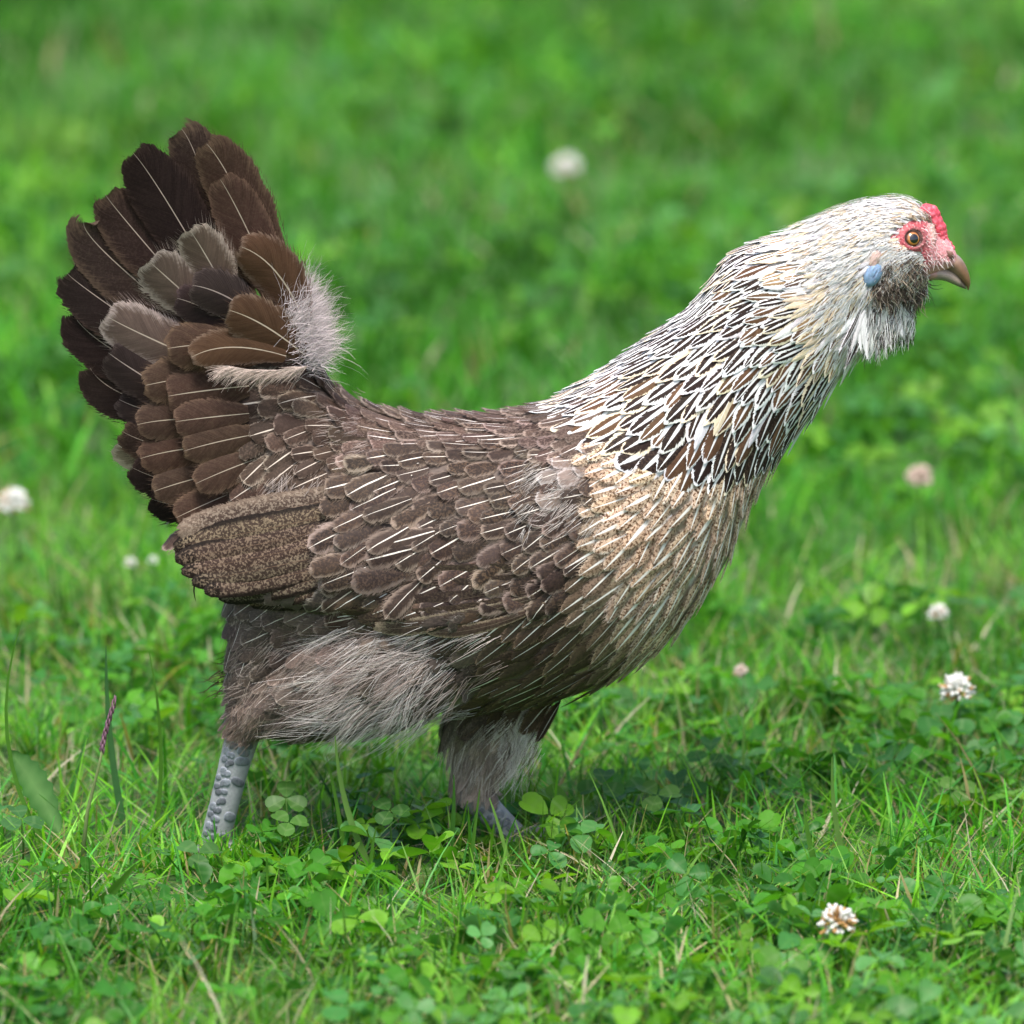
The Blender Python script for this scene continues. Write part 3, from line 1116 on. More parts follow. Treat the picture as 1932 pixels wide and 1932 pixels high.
def down_patch(n, xr, yr, ang, spread, Lr, cols, width=.00024, lift=(.003, .008), bend=.2, wig=.03, up=.15, test=None, Y=None):
    lock = None
    for i_ in range(n):
        if i_ % 14 == 0 or lock is None:      # barbs hang together in locks
            lock = (random.uniform(*xr), random.uniform(*yr), random.gauss(0, spread), np.array(random.choice(cols)) * random.uniform(.8, 1.15),
                    (random.gauss(0, bend), random.gauss(0, bend * .4), random.gauss(-.08, bend)), random.uniform(.8, 1.15))
        x, y = lock[0] + random.gauss(0, 9), lock[1] + random.gauss(0, 9)
        if test and not test(x, y):
            continue
        if Y is None:
            p, nr = hit(x, y)
            if p is None:
                continue
            p = p + nr * random.uniform(*lift)
        else:
            p, nr = at(x, y, random.uniform(*Y)), Vector((0, -1, 0))
        a = R(ang + lock[2] + random.gauss(0, 6))
        d = Vector((-math.cos(a), 0, -math.sin(a)))
        d = (d - nr * d.dot(nr)).normalized() + nr * random.uniform(-.05, up)
        c = lock[3] * random.uniform(.85, 1.12)
        b = Vector(lock[4]) + Vector((random.gauss(0, .06), random.gauss(0, .04), random.gauss(0, .06)))
        strand(down, p, d, random.uniform(*Lr) * lock[5] * PX, width * random.uniform(.6, 1.4), np.clip(c, 0, .85), b, 4, wig)


GREY = [(.44, .39, .36), (.32, .27, .24), (.56, .52, .49), (.24, .19, .165)]
down_patch(1900, (610, 860), (1180, 1370), 27, 12, (40, 90), GREY, width=.0002, lift=(.002, .006))
down_patch(700, (460, 640), (1200, 1385), 32, 12, (26, 56), [(.25, .2, .17), (.17, .13, .11), (.34, .29, .25)], width=.0002, lift=(.002, .005))
down_patch(160, (620, 980), (1180, 1360), 33, 10, (40, 90), GREY)
down_patch(220, (640, 830), (1300, 1380), 50, 18, (40, 85), [(.6, .58, .54), (.5, .47, .43)])
down_patch(60, (780, 830), (1340, 1380), 72, 12, (40, 70), [(.68, .66, .62)])
down_patch(260, (450, 510), (1300, 1400), 60, 22, (18, 36), [(.24, .18, .14), (.34, .28, .23), (.14, .1, .08)])
down_patch(300, (830, 1010), (1350, 1490), 66, 14, (30, 60), [(.46, .41, .36), (.3, .24, .19), (.2, .15, .12)])
down_patch(160, (950, 1020), (1350, 1440), 58, 12, (35, 60), [(.66, .62, .56)])
down_patch(170, (470, 620), (860, 960), 55, 12, (22, 50), [(.36, .31, .29), (.28, .23, .2)], test=lambda x, y: abs((y - 960) + (x - 470) * .5) < 34, up=.3)
down_patch(90, (560, 720), (770, 860), 24, 16, (14, 30), [(.34, .28, .25)])
down_patch(230, (985, 1120), (880, 1000), 40, 12, (18, 36), [(.5, .46, .43), (.4, .35, .32)])
# soft lilac down at the root of the tail
for _ in range(3600):
    t = random.random()
    x, y = 556 + 26 * t + random.gauss(0, 17), 582 + 92 * t + random.gauss(0, 20)
    a = R(random.gauss(38, 26) - 38 * (t - .5))
    d = Vector((math.cos(a), random.uniform(-.35, .2), math.sin(a)))
    p = at(x, y, random.uniform(-.034, .012))
    c = np.array((.50, .43, .43)) * random.uniform(.75, 1.3)
    strand(down, p, d, random.uniform(18, 46) * PX, .00022 * random.uniform(.6, 1.3), c, (random.gauss(0, .35), 0, random.gauss(0, .35)), 4, .08)
for _ in range(700):   # loose barbs along the frayed lower edge of the covert
    t = random.random()
    x, y = 430 + 150 * t, 690 + 10 * math.sin(t * 3)
    a = R(random.gauss(200, 14))
    d = Vector((math.cos(a), random.uniform(-.25, .1), math.sin(a)))
    strand(down, at(x, y, random.uniform(-.046, -.034)), d, random.uniform(22, 50) * PX, .00028, np.array((.44, .35, .30)) * random.uniform(.7, 1.3), (0, 0, -.15), 3, .03)
# small bristly feathers over head and cheek
head_down = FB()
for _ in range(9000):
    x, y = random.uniform(1480, 1750), random.uniform(355, 680)
    if random.random() > sm(1480, 1640, x + (560 - y) * .3) or inside(FACE, x, y) or math.hypot((x - 1650) / 24, (y - 502) / 44) < 1 or (x > 1640 and y > 470 and (x - 1640) * .9 + 470 < y):
        continue
    p, nr = hit(x, y)
    if p is None:
        continue
    ang, L, W = field(x, y)
    a = ang + random.gauss(0, .2)
    d = Vector((-math.cos(a), 0, -math.sin(a)))
    d = (d - nr * d.dot(nr)).normalized() + nr * random.uniform(-.03, .07)
    c = np.array(random.choice([W1, W1, W1, CREAM, (.6, .58, .56)])) * random.uniform(.9, 1.08)
    q = random.random()
    if q < .035:
        c = np.array((.12, .09, .075))
    elif q < .06:
        c = np.array((.42, .27, .14))
    strand(head_down, p + nr * random.uniform(.001, .0042), d, random.uniform(12, 26) * PX, .00045 * random.uniform(.6, 1.4), np.clip(c, 0, .85), (0, 0, -.1), 3, .02, face=nr)

# beard and muff: curly tan barbs over dark down, white and black locks below
muff = FB()
MUFF = zf8([(500, 770), (640, 700), (800, 680), (900, 740), (930, 900), (1010, 980), (1000, 1060), (900, 1240), (780, 1340), (560, 1320), (380, 1240), (310, 1080), (490, 980)])
for _ in range(3200):
    x, y = random.uniform(1625, 1760), random.uniform(470, 590)
    if not inside(MUFF, x, y):
        continue
    p, nr = hit(x, y)
    if p is None:
        p, nr = at(x, y, random.uniform(-.012, 0)), Vector((0, -1, 0))
    a = R(random.gauss(95, 40))
    d = Vector((-math.cos(a), 0, -math.sin(a)))
    d = (d - nr * d.dot(nr)).normalized() + nr * random.uniform(.1, .9)
    if random.random() < .64:
        c = np.array((.065, .047, .038)) * random.uniform(.6, 1.5)
        wd = .0006
    else:
        c = np.array(random.choice([(.50, .41, .30), (.42, .33, .24), (.6, .55, .48)])) * random.uniform(.8, 1.1)
        wd = .00034
    strand(muff, p + nr * .001, d, random.uniform(12, 30) * PX, wd, c, (random.gauss(0, .3), 0, random.gauss(-.2, .3)), 6, .16)


def beard_lock(x, y, ang, L, W, dark, Y):
    p = at(x, y, Y)
    a = R(ang)
    d = Vector((-math.cos(a), random.uniform(-.15, .1), -math.sin(a))).normalized()
    K = 9
    b = Vector((random.gauss(0, .12) - .10, 0, random.gauss(0, .05)))
    pts = [tuple(p + d * (L * PX * i / (K - 1)) + b * (L * PX * (i / (K - 1)) ** 2)) for i in range(K)]
    base = np.array(W1) * random.uniform(.9, 1)
    pal = P_(base, base, W1, (.3, .25, .2), .06, .6, 0, .3)
    if dark:
        pal = P_((.03, .022, .02), base, W1, (.3, .25, .2), random.choice((.06, .2)), random.uniform(.4, .7), .05, .2)
    fb = FB()
    add_feather(fb, pts, np.tile((.1, -1, .1), (K, 1)), W * PX, 'lance', vary(pal, .06), camber=.3, fray=16, frayl=.0024, rag=.12)
    fb.build('beard_feather', hen)
    far_side.mirror_of(fb)


for i in range(100):
    t = random.random()
    s_ = random.random()
    x = 1625 + 88 * t + random.gauss(0, 4)
    y = 546 + 26 * s_ + 36 * (1 - t)
    beard_lock(x, y, random.gauss(96 - 24 * (1 - t), 8), random.uniform(46, 98) * (1.0 - .42 * t), random.uniform(11, 18), random.random() < .5, -.027 + .017 * t + random.uniform(-.003, .003))
for _ in range(700):
    t = random.random()
    x, y = 1635 + 92 * t, random.uniform(560, 640) + 15 * (1 - t)
    d = Vector((.0 - random.gauss(.18, .15), random.uniform(-.2, .15), -1))
    c = np.array(random.choice([W1, W1, (.5, .46, .42), (.06, .045, .04), (.05, .04, .035)]))
    strand(muff, at(x, y, -.028 + .018 * t + random.uniform(-.003, .01)), d, random.uniform(22, 50) * (1.05 - .5 * t) * PX, .00035, c, (random.gauss(0, .15), 0, 0), 4, .06)
for _ in range(70):     # small white tuft under the chin
    x, y = random.uniform(1735, 1750), random.uniform(528, 540)
    strand(muff, at(x, y, random.uniform(-.008, .004)), (random.gauss(-.15, .2), random.gauss(0, .2), -1), random.uniform(20, 42) * PX, .00035, np.array(W1), (random.gauss(-.1, .15), 0, 0), 4, .05)
for _ in range(420):    # white whiskers in front of the ear and round the eye
    x, y = 1680 + random.gauss(0, 14), 470 + random.gauss(0, 14)
    if inside(FACE, x, y):
        continue
    p, nr = hit(x, y)
    if p is None:
        continue
    a = R(random.gauss(60, 18))
    d = Vector((-math.cos(a), 0, -math.sin(a))) + nr * random.uniform(.05, .3)
    strand(head_down, p + nr * .002, d, random.uniform(18, 36) * PX, .00035, np.array(W1), (0, 0, -.1), 4, .04)

for _ in range(520):    # white bristles over the bare skin, thick at its edge
    x, y = random.uniform(1676, 1806), random.uniform(410, 520)
    de = math.hypot(x - 1722, y - 450)
    if not inside(FACE, x, y) or de < 20 or random.random() > .25 + .75 * (x < 1708) + .4 * (y > 480):
        continue
    p, nr = hit(x, y, BODY_BVH)
    if p is None:
        continue
    a = R(random.gauss(50 if x < 1730 else 120, 30))
    d = Vector((-math.cos(a), 0, -math.sin(a))) + nr * random.uniform(.1, .4)
    strand(head_down, p + nr * .0012, d, random.uniform(6, 15) * PX, .00028, np.array((.72, .66, .64)), (0, 0, -.1), 3, .03)
for _ in range(15):     # dry dark tufts by the vent and one hanging from the wing tip
    x, y = random.gauss(440, 12), random.gauss(1285, 14)
    a = R(random.gauss(40, 25))
    strand(down, at(x, y, random.uniform(-.03, -.01)), (-math.cos(a), 0, -math.sin(a)), random.uniform(18, 42) * PX, .0008, np.array((.06, .038, .025)) * random.uniform(.6, 2.2), (random.gauss(0, .3), 0, random.gauss(0, .3)), 5, .1)
strand(down, at(366, 1098, -.045), (.03, 0, -1), 36 * PX, .0012, np.array((.03, .02, .015)), (0, 0, 0), 4, .05)
down.build('down', hen)['kind'] = 'stuff'
head_down.build('head_down', hen)['kind'] = 'stuff'
muff.build('beard_curls', hen)['kind'] = 'stuff'
far_side.mirror_of(down).mirror_of(head_down).mirror_of(muff).mirror_of(far_tail)
near_rest.build('small_feathers', hen)['kind'] = 'stuff'
far_side.build('far_side_plumage', hen)['kind'] = 'stuff'
far_wing.build('wing_plumage', wing_far)['kind'] = 'stuff'


# ------------------------------------------------------------------ face, eye, comb, beak, ear, leg scales
def mirrored(V, F):
    W_ = [(v[0], -v[1], v[2]) for v in V]
    return W_, [f[::-1] for f in F]


def simple(name, V, F, cols, mat, parent=hen, sub=0):
    me = bpy.data.meshes.new(name)
    H = np.array(HEN)
    me.from_pydata((np.array([tuple(v) for v in V]) - H).tolist(), [], F)
    if cols is not None:
        fcol(me, 'col', cols)
    o = link(name, me, mat, parent)
    if sub:
        m = o.modifiers.new('s', 'SUBSURF')
        m.levels = m.render_levels = sub
    return o


EYE = (1722.0, 450.0)
eye_p, eye_n = hit(*EYE, BODY_BVH)
xs, ys = np.arange(1672, 1806, 1.5), np.arange(410, 520, 1.5)
idx, FVt, FC = {}, [], []
for i, x in enumerate(xs):
    for j, y in enumerate(ys):
        if not inside(FACE, x + random.uniform(-.8, .8), y + random.uniform(-.8, .8)):
            continue
        p, nr = hit(x, y, BODY_BVH)
        if p is None:
            continue
        de = math.hypot(x - EYE[0], (y - EYE[1]) * 1.05)
        if de < 15:
            continue
        n1 = noise.noise(Vector((x * .33, y * .33, 1.0)))
        n2 = noise.noise(Vector((x * .12, y * .12, 5.0)))
        rim = math.exp(-((de - 20) / 5.0) ** 2)
        ridge = math.exp(-((x - 1757 - (y - 440) * .12) / 5.5) ** 2) * sm(395, 430, y) * sm(475, 440, y)
        bulge = .0007 + .0006 * n1 + .0011 * rim + .0012 * ridge
        FVt.append(p + nr * bulge)
        red, pink, cream = np.array((.44, .085, .10)), np.array((.62, .29, .30)), np.array((.68, .50, .42))
        k = sm(1738, 1765, x + n2 * 10) * .85 + .15 * max(0, n1)
        c = red * (1 - k) + pink * k
        c = c * (1 - .8 * ridge) + cream * .8 * ridge
        c = c * (1 + .35 * n1)
        if 17 > de:
            c = np.array((.16, .07, .06))
        elif de < 23 and x > 1718:
            c = c * .6 + np.array((.2, .1, .09)) * .4
        if n1 > .42:
            c = c * .5 + np.array((.75, .5, .48)) * .5
        FC.append(np.clip(c, 0, .85))
        idx[(i, j)] = len(FVt) - 1
FF = []
for (i, j) in idx:
    q = [(i, j), (i, j + 1), (i + 1, j + 1), (i + 1, j)]
    if all(k in idx for k in q):
        FF.append(tuple(idx[k] for k in q))
simple('face_skin', FVt, FF, np.array(FC), M_FACE)
v2, f2 = mirrored(FVt, FF)
simple('face_skin', v2, f2, np.array(FC), M_FACE)


def cap(center, axis, r, th_max, n=28, m=8):
    z = axis.normalized()
    x = Vector((1, 0, 0)) - z * z.x
    x.normalize()
    y = z.cross(x)
    V = [center + z * r]
    F = []
    for i in range(1, m + 1):
        th = th_max * i / m
        for k in range(n):
            a = 2 * math.pi * k / n
            V.append(center + z * r * math.cos(th) + (x * math.cos(a) + y * math.sin(a)) * r * math.sin(th))
    for k in range(n):
        F.append((0, 1 + k, 1 + (k + 1) % n))
    for i in range(m - 1):
        for k in range(n):
            a = 1 + i * n + k
            b = 1 + i * n + (k + 1) % n
            F.append((a, a + n, b + n, b))
    return V, F


M_EYE = plain_material('eye_dark', (.035, .02, .016), .2, .5, 1.0)
M_PUPIL = plain_material('pupil_black', (.004, .004, .005), .03, .6, 1.0, 0)
ti = NT('iris_amber')
oc_ = ti.attr('col')
nzi = ti.noise(ti.objco(), 1500, 3)
pi_ = ti.principled(Base_Color=ti.mix(ti.math('MULTIPLY', nzi, .5), oc_, (.16, .05, .01, 1)), Roughness=.12)
pi_.inputs['Coat Weight'].default_value = 1.0
pi_.inputs['Coat Roughness'].default_value = .01
M_IRIS = ti.surface(pi_.outputs[0])
for sgn in (1, -1):
    c = eye_p - eye_n * .0032
    n_ = Vector(eye_n)
    n_ = (n_ + Vector((.10, -.25, .02))).normalized()
    if sgn < 0:
        c, n_ = Vector((c.x, -c.y, c.z)), Vector((n_.x, -n_.y, n_.z))
    r = .0054
    V, F = cap(c, n_, r, 1.9)
    e = simple('eye', V, F, None, M_EYE)
    V, F = cap(c, n_, r * 1.012, .90)
    rad = [0] + [i for i in range(1, 9) for _ in range(28)]
    cc = np.array([(.60, .25, .05) if q < 6 else ((.38, .13, .03) if q == 6 else (.05, .025, .02)) for q in rad])
    simple('iris', V, F, cc, M_IRIS, e)
    V, F = cap(c, n_, r * 1.022, .48, 24, 5)
    simple('pupil', V, F, None, M_PUPIL, e)
    # eyelid: a soft ring round the opening
    V, F, C = [], [], []
    z = n_
    x = (Vector((1, 0, 0)) - z * z.x).normalized()
    y = z.cross(x)
    nr_, nt_ = 30, 8
    for k in range(nr_):
        a = 2 * math.pi * k / nr_
        o = c + z * r * .52 + (x * math.cos(a) * 1.0 + y * math.sin(a) * .94) * r * .93
        for q in range(nt_):
            b = 2 * math.pi * q / nt_
            rr = .0009 * (1 + .2 * math.sin(a * 5))
            V.append(o + (x * math.cos(a) + y * math.sin(a)) * rr * math.cos(b) + z * rr * math.sin(b))
            C.append((.10, .05, .042) if math.cos(b) < .2 else (.24, .10, .085))
    for k in range(nr_):
        for q in range(nt_):
            F.append((k * nt_ + q, k * nt_ + (q + 1) % nt_, ((k + 1) % nr_) * nt_ + (q + 1) % nt_, ((k + 1) % nr_) * nt_ + q))
    simple('eyelid', V, F, np.array(C), M_FACE, e)

# pea comb: three rows of fleshy beads grown together
cp = []


def ball(c, r, n=10):
    rings = []
    for i in range(n + 1):
        th = math.pi * i / n
        rr = max(math.sin(th) * r, r * .02)
        rings.append((c + Vector((0, 0, math.cos(th) * r)), Vector((rr, 0, 0)), Vector((0, rr, 0))))
    return loft(rings, 12)


ridge_px = catmull([(1742, 396), (1754, 396), (1764, 408), (1772, 424), (1778, 438), (1780, 446)], 5)
for i, (x, y) in enumerate(ridge_px):
    t = i / (len(ridge_px) - 1)
    for Y, sc in ((0, 1.0), (-.0042, .78), (.0042, .78)):
        r = (.0019 + .0012 * math.sin(math.pi * min(1, t + .12))) * sc * random.uniform(.8, 1.15)
        cp.append(ball(at(x + random.uniform(-2.5, 2.5) - abs(Y) * 900, y + random.uniform(-2.5, 2.5) + abs(Y) * 700, Y), r))
for (x, y) in ((1786, 454), (1792, 460), (1797, 468)):
    cp.append(ball(at(x, y, -.001), .0016))
V, F = merge(cp)
cme = remesh(V, F, .00045, 1)
n_v = len(cme.vertices)
cv = np.empty(n_v * 3, np.float32)
cme.vertices.foreach_get('co', cv)
cv = cv.reshape(-1, 3)
cc = np.array([np.array((.62, .075, .11)) * (1 + .35 * noise.noise(Vector(p) * 700)) + np.array((.12, .10, .11)) * max(0, noise.noise(Vector(p) * 420 + Vector((3, 1, 2)))) * 2 for p in cv])
fcol(cme, 'col', np.clip(cc, 0, .85))
cme.vertices.foreach_set('co', (cv - np.array(HEN, np.float32)).ravel())
link('comb', cme, M_FACE, hen)

UPPER = [(1768, 480, 1752, 507, .0070), (1790, 480, 1770, 506, .0074), (1805, 480, 1789, 511, .0072), (1818, 493, 1804, 520, .0060), (1827, 512, 1816, 532, .0042), (1831, 532, 1823, 541, .0022), (1828, 547, 1826, 547.5, .0006)]
LOWER = [(1750, 502, 1748, 528, .0092), (1772, 499, 1776, 528, .0082), (1790, 504, 1796, 535, .0062), (1805, 514, 1812, 542, .0040), (1820, 534, 1824, 546, .0012)]
for nm_, rows in (('upper_beak', UPPER), ('lower_beak', LOWER)):
    V, F = loft(pair_rings(rows, 5), 24)
    C = []
    for p in V:
        x, y = proj(p)
        k = sm(1775, 1830, x)
        c = np.array((.27, .18, .135)) * (1 - k) + np.array((.20, .105, .055)) * k
        nn = noise.noise(Vector((x * .05, y * .09, 2)))
        c = c * (1 + .4 * nn)
        if nm_ == 'upper_beak':
            g = sm(500, 480, y) * sm(1795, 1812, x)
            c = c * (1 - .5 * g) + np.array((.36, .33, .31)) * .5 * g
        else:
            c = c * .6 + np.array((.36, .34, .30)) * .4
            if x > 1812:
                c = c * .6
        if x < 1766:
            c = c * .4 + np.array((.5, .22, .19)) * .6
        C.append(c)
    bk = simple(nm_, V, F, np.array(C), M_BEAK)
    if nm_ == 'upper_beak':
        bme = bk.data
        bb = BVHTree.FromPolygons([tuple(v) for v in V], [f for f in F])
        for sgn in (1, -1):
            o, d = ray(1790, 481)
            loc, nr, _, _ = bb.ray_cast(o, d)
            loc2, nr2, _, _ = BODY_BVH.ray_cast(o, d)
            if loc is None or loc2 is not None and (loc2 - o).length < (loc - o).length:
                loc, nr = loc2, nr2
            if nr.dot(d) > 0:
                nr = -nr
            # nostril: a fleshy lid over a dark slit
            V2, F2 = [], []
            for k in range(9):
                t = k / 8
                cen = loc + Vector(((t - .5) * .0046, 0, -(t - .5) * .0046)) + nr * .0002
                rr = .0021 * math.sin(math.pi * (t * .86 + .07)) + .0002
                for q in range(10):
                    b = 2 * math.pi * q / 10
                    V2.append(cen + Vector((.7, 0, .7)) * rr * math.cos(b) + nr * rr * .9 * math.sin(b))
            for k in range(8):
                for q in range(10):
                    F2.append((k * 10 + q, k * 10 + (q + 1) % 10, (k + 1) * 10 + (q + 1) % 10, (k + 1) * 10 + q))
            V3 = [loc + Vector((-.0013, 0, -.0013)) + Vector(((math.cos(b) * .0024 + math.sin(b) * .0007), 0, (-math.cos(b) * .0024 + math.sin(b) * .0007))) + nr * (.0011 + .0002 * math.cos(b))
                  for b in np.linspace(0, 2 * math.pi, 14, endpoint=False)]
            if sgn < 0:
                V2, F2 = mirrored(V2, F2)
                V3 = [(v.x, -v.y, v.z) for v in V3]
            no = simple('nostril', V2, F2, np.tile((.20, .10, .08), (len(V2), 1)), M_FACE, bk)

# blue ear lobe and the tan skin of the ear opening above it
for nm_, cx, cy, rx, ry, rot, col_ in (('ear_skin', 1651, 488, 10, 22, -24, (.46, .34, .29)), ('ear_lobe', 1647, 515, 16, 26, -28, (.20, .31, .46))):
    V, C = [], []
    n, m = 26, 9
    ok = True
    cr, sr = math.cos(R(rot)), math.sin(R(rot))
    for i in range(m + 1):
        f = i / m
        for k in range(n):
            a = 2 * math.pi * k / n
            ex, ey = rx * f * math.cos(a), ry * f * math.sin(a) * (1 + .12 * math.sin(a))
            x, y = cx + ex * cr - ey * sr * -1, cy + ey * cr + ex * sr * -1
            p, nr = hit(x, y, BODY_BVH)
            nn = noise.noise(Vector((x * .34 + y * .2, y * .08, 3)))
            V.append(p + nr * ((.0040 if nm_ == 'ear_lobe' else .0034) * math.sqrt(max(0, 1 - f ** 2.5)) + .0006 * nn + .0005))
            C.append(np.clip(np.array(col_) * (1 + .5 * nn) + np.array((.12, .02, .06)) * max(0, -nn), 0, .85))
    F = []
    for i in range(m):
        for k in range(n):
            F.append((i * n + k, i * n + (k + 1) % n, (i + 1) * n + (k + 1) % n, (i + 1) * n + k))
    simple(nm_, V, F, np.array(C), M_FACE)
    v2, f2 = mirrored([Vector(v) for v in V], F)
    simple(nm_, v2, f2, np.array(C), M_FACE)


def scute(x, y, rx, ry, rot, col_):
    p, nr = hit(x, y, BODY_BVH)
    if p is None:
        return
    V, C = [], []
    n = 10
    cr, sr = math.cos(rot), math.sin(rot)
    for i, (f, h) in enumerate(((1.0, .0001), (.84, .00055), (.45, .00062))):
        for k in range(n):
            a = 2 * math.pi * k / n
            ex, ey = rx * f * math.copysign(abs(math.cos(a)) ** .8, math.cos(a)), ry * f * math.copysign(abs(math.sin(a)) ** .8, math.sin(a))
            q, m_ = hit(x + ex * cr - ey * sr, y + ex * sr + ey * cr, BODY_BVH)
            if q is None or (q - p).length > .012:
                return
            V.append(q + (m_ + nr).normalized() * h)
            C.append(np.array(col_) * (2.0 if i == 0 else 1.0))
    V.append(p + nr * .00064)
    C.append(np.array(col_))
    F = []
    for i in range(2):
        for k in range(n):
            F.append((i * n + k, i * n + (k + 1) % n, (i + 1) * n + (k + 1) % n, (i + 1) * n + k))
    for k in range(n):
        F.append((2 * n + k, 2 * n + (k + 1) % n, 3 * n))
    simple('leg_scale', V, F, np.clip(np.array(C), 0, .8), M_SCALE)


def shank_scales(a, b, w0, n):
    a, b = np.array(a, float), np.array(b, float)
    d = (b - a) / np.linalg.norm(b - a)
    s = np.array((-d[1], d[0]))
    rot = math.atan2(s[1], s[0])
    st = np.linalg.norm(b - a) / n
    for i in range(n):
        c = a + d * st * (i + .5)
        for off, wx in ((-.42, .50), (.30, .26), (.74, .22), (.52, .20)):
            q = c + s * off * w0 * 1.06 + d * st * (0 if off == -.42 else .45 if off == .30 else .1 if off == .74 else -.45)
            g = random.uniform(.6, 1.5)
            q = q + np.array((random.gauss(0, 1.6), random.gauss(0, 1.6)))
            scute(q[0], q[1], w0 * wx * random.uniform(.75, 1.15), (st * .56 if off == -.42 else st * .40) * random.uniform(.78, 1.1), rot + random.gauss(0, .2), (.15 * g, .165 * g, .185 * g))


shank_scales((456, 1392), (404, 1602), 29, 12)
shank_scales((905, 1512), (985, 1602), 23, 7)

# ------------------------------------------------------------------ ground and lawn
def lawn_noise(x, y, s, z=0.0):
    return noise.noise(Vector((x * s, y * s, z)))


tg = NT('lawn_soil')
oc_ = tg.objco()
n1 = tg.noise(oc_, 3.0, 4)
n2 = tg.noise(oc_, 60.0, 4)
c_ = tg.mix(tg.smooth(n2, .35, .65), (.024, .070, .010, 1), (.050, .150, .018, 1))
c_ = tg.mix(tg.math('MULTIPLY', tg.smooth(n1, .4, .65), .4), c_, (.075, .13, .03, 1))
M_GROUND = tg.surface(tg.principled(Base_Color=c_, Roughness=.9, Normal=tg.bump(n2, .6, .01)).outputs[0])
bm = bmesh.new()
gx = [-400, -100, -30, -10, -4, -2, -1, 0, 1, 2, 4, 10, 30, 100, 400]
vs = [[bm.verts.new((x, y, 0)) for y in gx] for x in gx]
for i in range(len(gx) - 1):
    for j in range(len(gx) - 1):
        bm.faces.new((vs[i][j], vs[i + 1][j], vs[i + 1][j + 1], vs[i][j + 1]))
gme = bpy.data.meshes.new('ground')
bm.to_mesh(gme)
bm.free()
tag(link('ground', gme, M_GROUND), 'flat lawn soil under the grass', None, None, 'structure')

FEET = [(sn_end.x, sn_end.y), (zf.x, zf.y)]


def vnoise(x, y, s, seed):
    """vectorised smooth value noise in 0..1."""
    r = np.random.default_rng(seed).random((64, 64))
    X, Y = x * s, y * s
    i, j = np.floor(X).astype(int), np.floor(Y).astype(int)
    fx, fy = X - i, Y - j
    fx, fy = fx * fx * (3 - 2 * fx), fy * fy * (3 - 2 * fy)
    g = lambda a, b: r[a % 64, b % 64]
    return (g(i, j) * (1 - fx) + g(i + 1, j) * fx) * (1 - fy) + (g(i, j + 1) * (1 - fx) + g(i + 1, j + 1) * fx) * fy


G_COL = np.array([(.036, .160, .012), (.056, .225, .016), (.080, .280, .018), (.055, .225, .036), (.125, .330, .022), (.17, .37, .06)])
DRY = np.array([(.42, .36, .22), (.34, .30, .16), (.50, .46, .34), (.26, .22, .10)])


def blades(x, y, h, w, col, segs, lean=.5, zbase=None):
    n = len(x)
    az = RNG.uniform(0, 2 * np.pi, n)
    ln = np.abs(RNG.normal(0, lean, n))
    bend = RNG.uniform(-.1, .75, n)
    fa = az + np.pi / 2 + RNG.normal(0, .5, n)
    tw = RNG.normal(0, .7, n)
    V = np.zeros((n, segs + 1, 2, 3), np.float32)
    for k in range(segs + 1):
        t = k / segs
        hor = h * (ln * t + bend * t * t)
        ver = h * t * (1 - .18 * np.clip(bend, 0, 1) * t) / np.sqrt(1 + .5 * ln * ln)
        cx, cy = x + np.cos(az) * hor, y + np.sin(az) * hor
        ww = w * .5 * (1 - .82 * t ** 2.2)
        a = fa + tw * t
        for q, s in ((0, -1), (1, 1)):
            V[:, k, q, 0] = cx + np.cos(a) * ww * s
            V[:, k, q, 1] = cy + np.sin(a) * ww * s
            V[:, k, q, 2] = ver - .004
    base = (np.arange(n) * (segs + 1) * 2)[:, None]
    F = np.concatenate([base + np.array([2 * k, 2 * k + 1, 2 * k + 3, 2 * k + 2]) for k in range(segs)], 0)
    C = np.repeat(col[:, None, :], (segs + 1) * 2, 1).reshape(-1, 3)
    return V.reshape(-1, 3), F, C


def blade_cols(x, y, dry):
    n = len(x)
    m = vnoise(x, y, 2.2, 5) * .6 + vnoise(x, y, 7.0, 9) * .4
    i = np.clip((m * 1.3 - .15 + RNG.normal(0, .22, n)) * len(G_COL), 0, len(G_COL) - 1).astype(int)
    m2 = vnoise(x, y, 11, 71) * .55 + vnoise(x, y, 27, 72) * .45
    c = G_COL[i] * RNG.uniform(.7, 1.3, (n, 1)) * np.clip(.12 + 1.8 * m2, .25, 1.8)[:, None]
    d = RNG.random(n) < dry
    c[d] = DRY[RNG.integers(0, len(DRY), d.sum())] * RNG.uniform(.7, 1.2, (d.sum(), 1))
    return c


def scatter(x0, x1, y0, y1, n, half):
    x, y = RNG.uniform(x0, x1, n), RNG.uniform(y0, y1, n)
    k = np.abs(x) < half(y)
    x, y = x[k], y[k]
    for fx, fy in FEET:
        k = np.hypot(x - fx, (y - fy) * .8) > .0095
        x, y = x[k], y[k]
    return x, y


GV, GF, GC, off = [], [], [], 0


def push(V, F, C):
    global off
    GV.append(V)
    GF.append(F + off)
    GC.append(C)
    off += len(V)


# close lawn: in focus round the hen
x, y = scatter(-.85, .85, -1.0, 1.0, 62000, lambda y: .46 + .06 * (y + 1) + (RNG.random(len(y)) < .25) * .36)
clump = vnoise(x, y, 9, 3) * .6 + vnoise(x, y, 23, 4) * .4
keep = RNG.random(len(x)) < .35 + .9 * clump
x, y, clump = x[keep], y[keep], clump[keep]
h = (.012 + .026 * clump) * RNG.uniform(.6, 1.5, len(x))
near_feet = (np.abs(y + .08) < .16) & (np.abs(x) < .3)
h[near_feet] *= .80
tall = RNG.random(len(x)) < .03
h[tall] = RNG.uniform(.04, .065, tall.sum())
w = RNG.uniform(.0011, .0030, len(x))
push(*blades(x, y, h, w, blade_cols(x, y, .06), 4, .55))
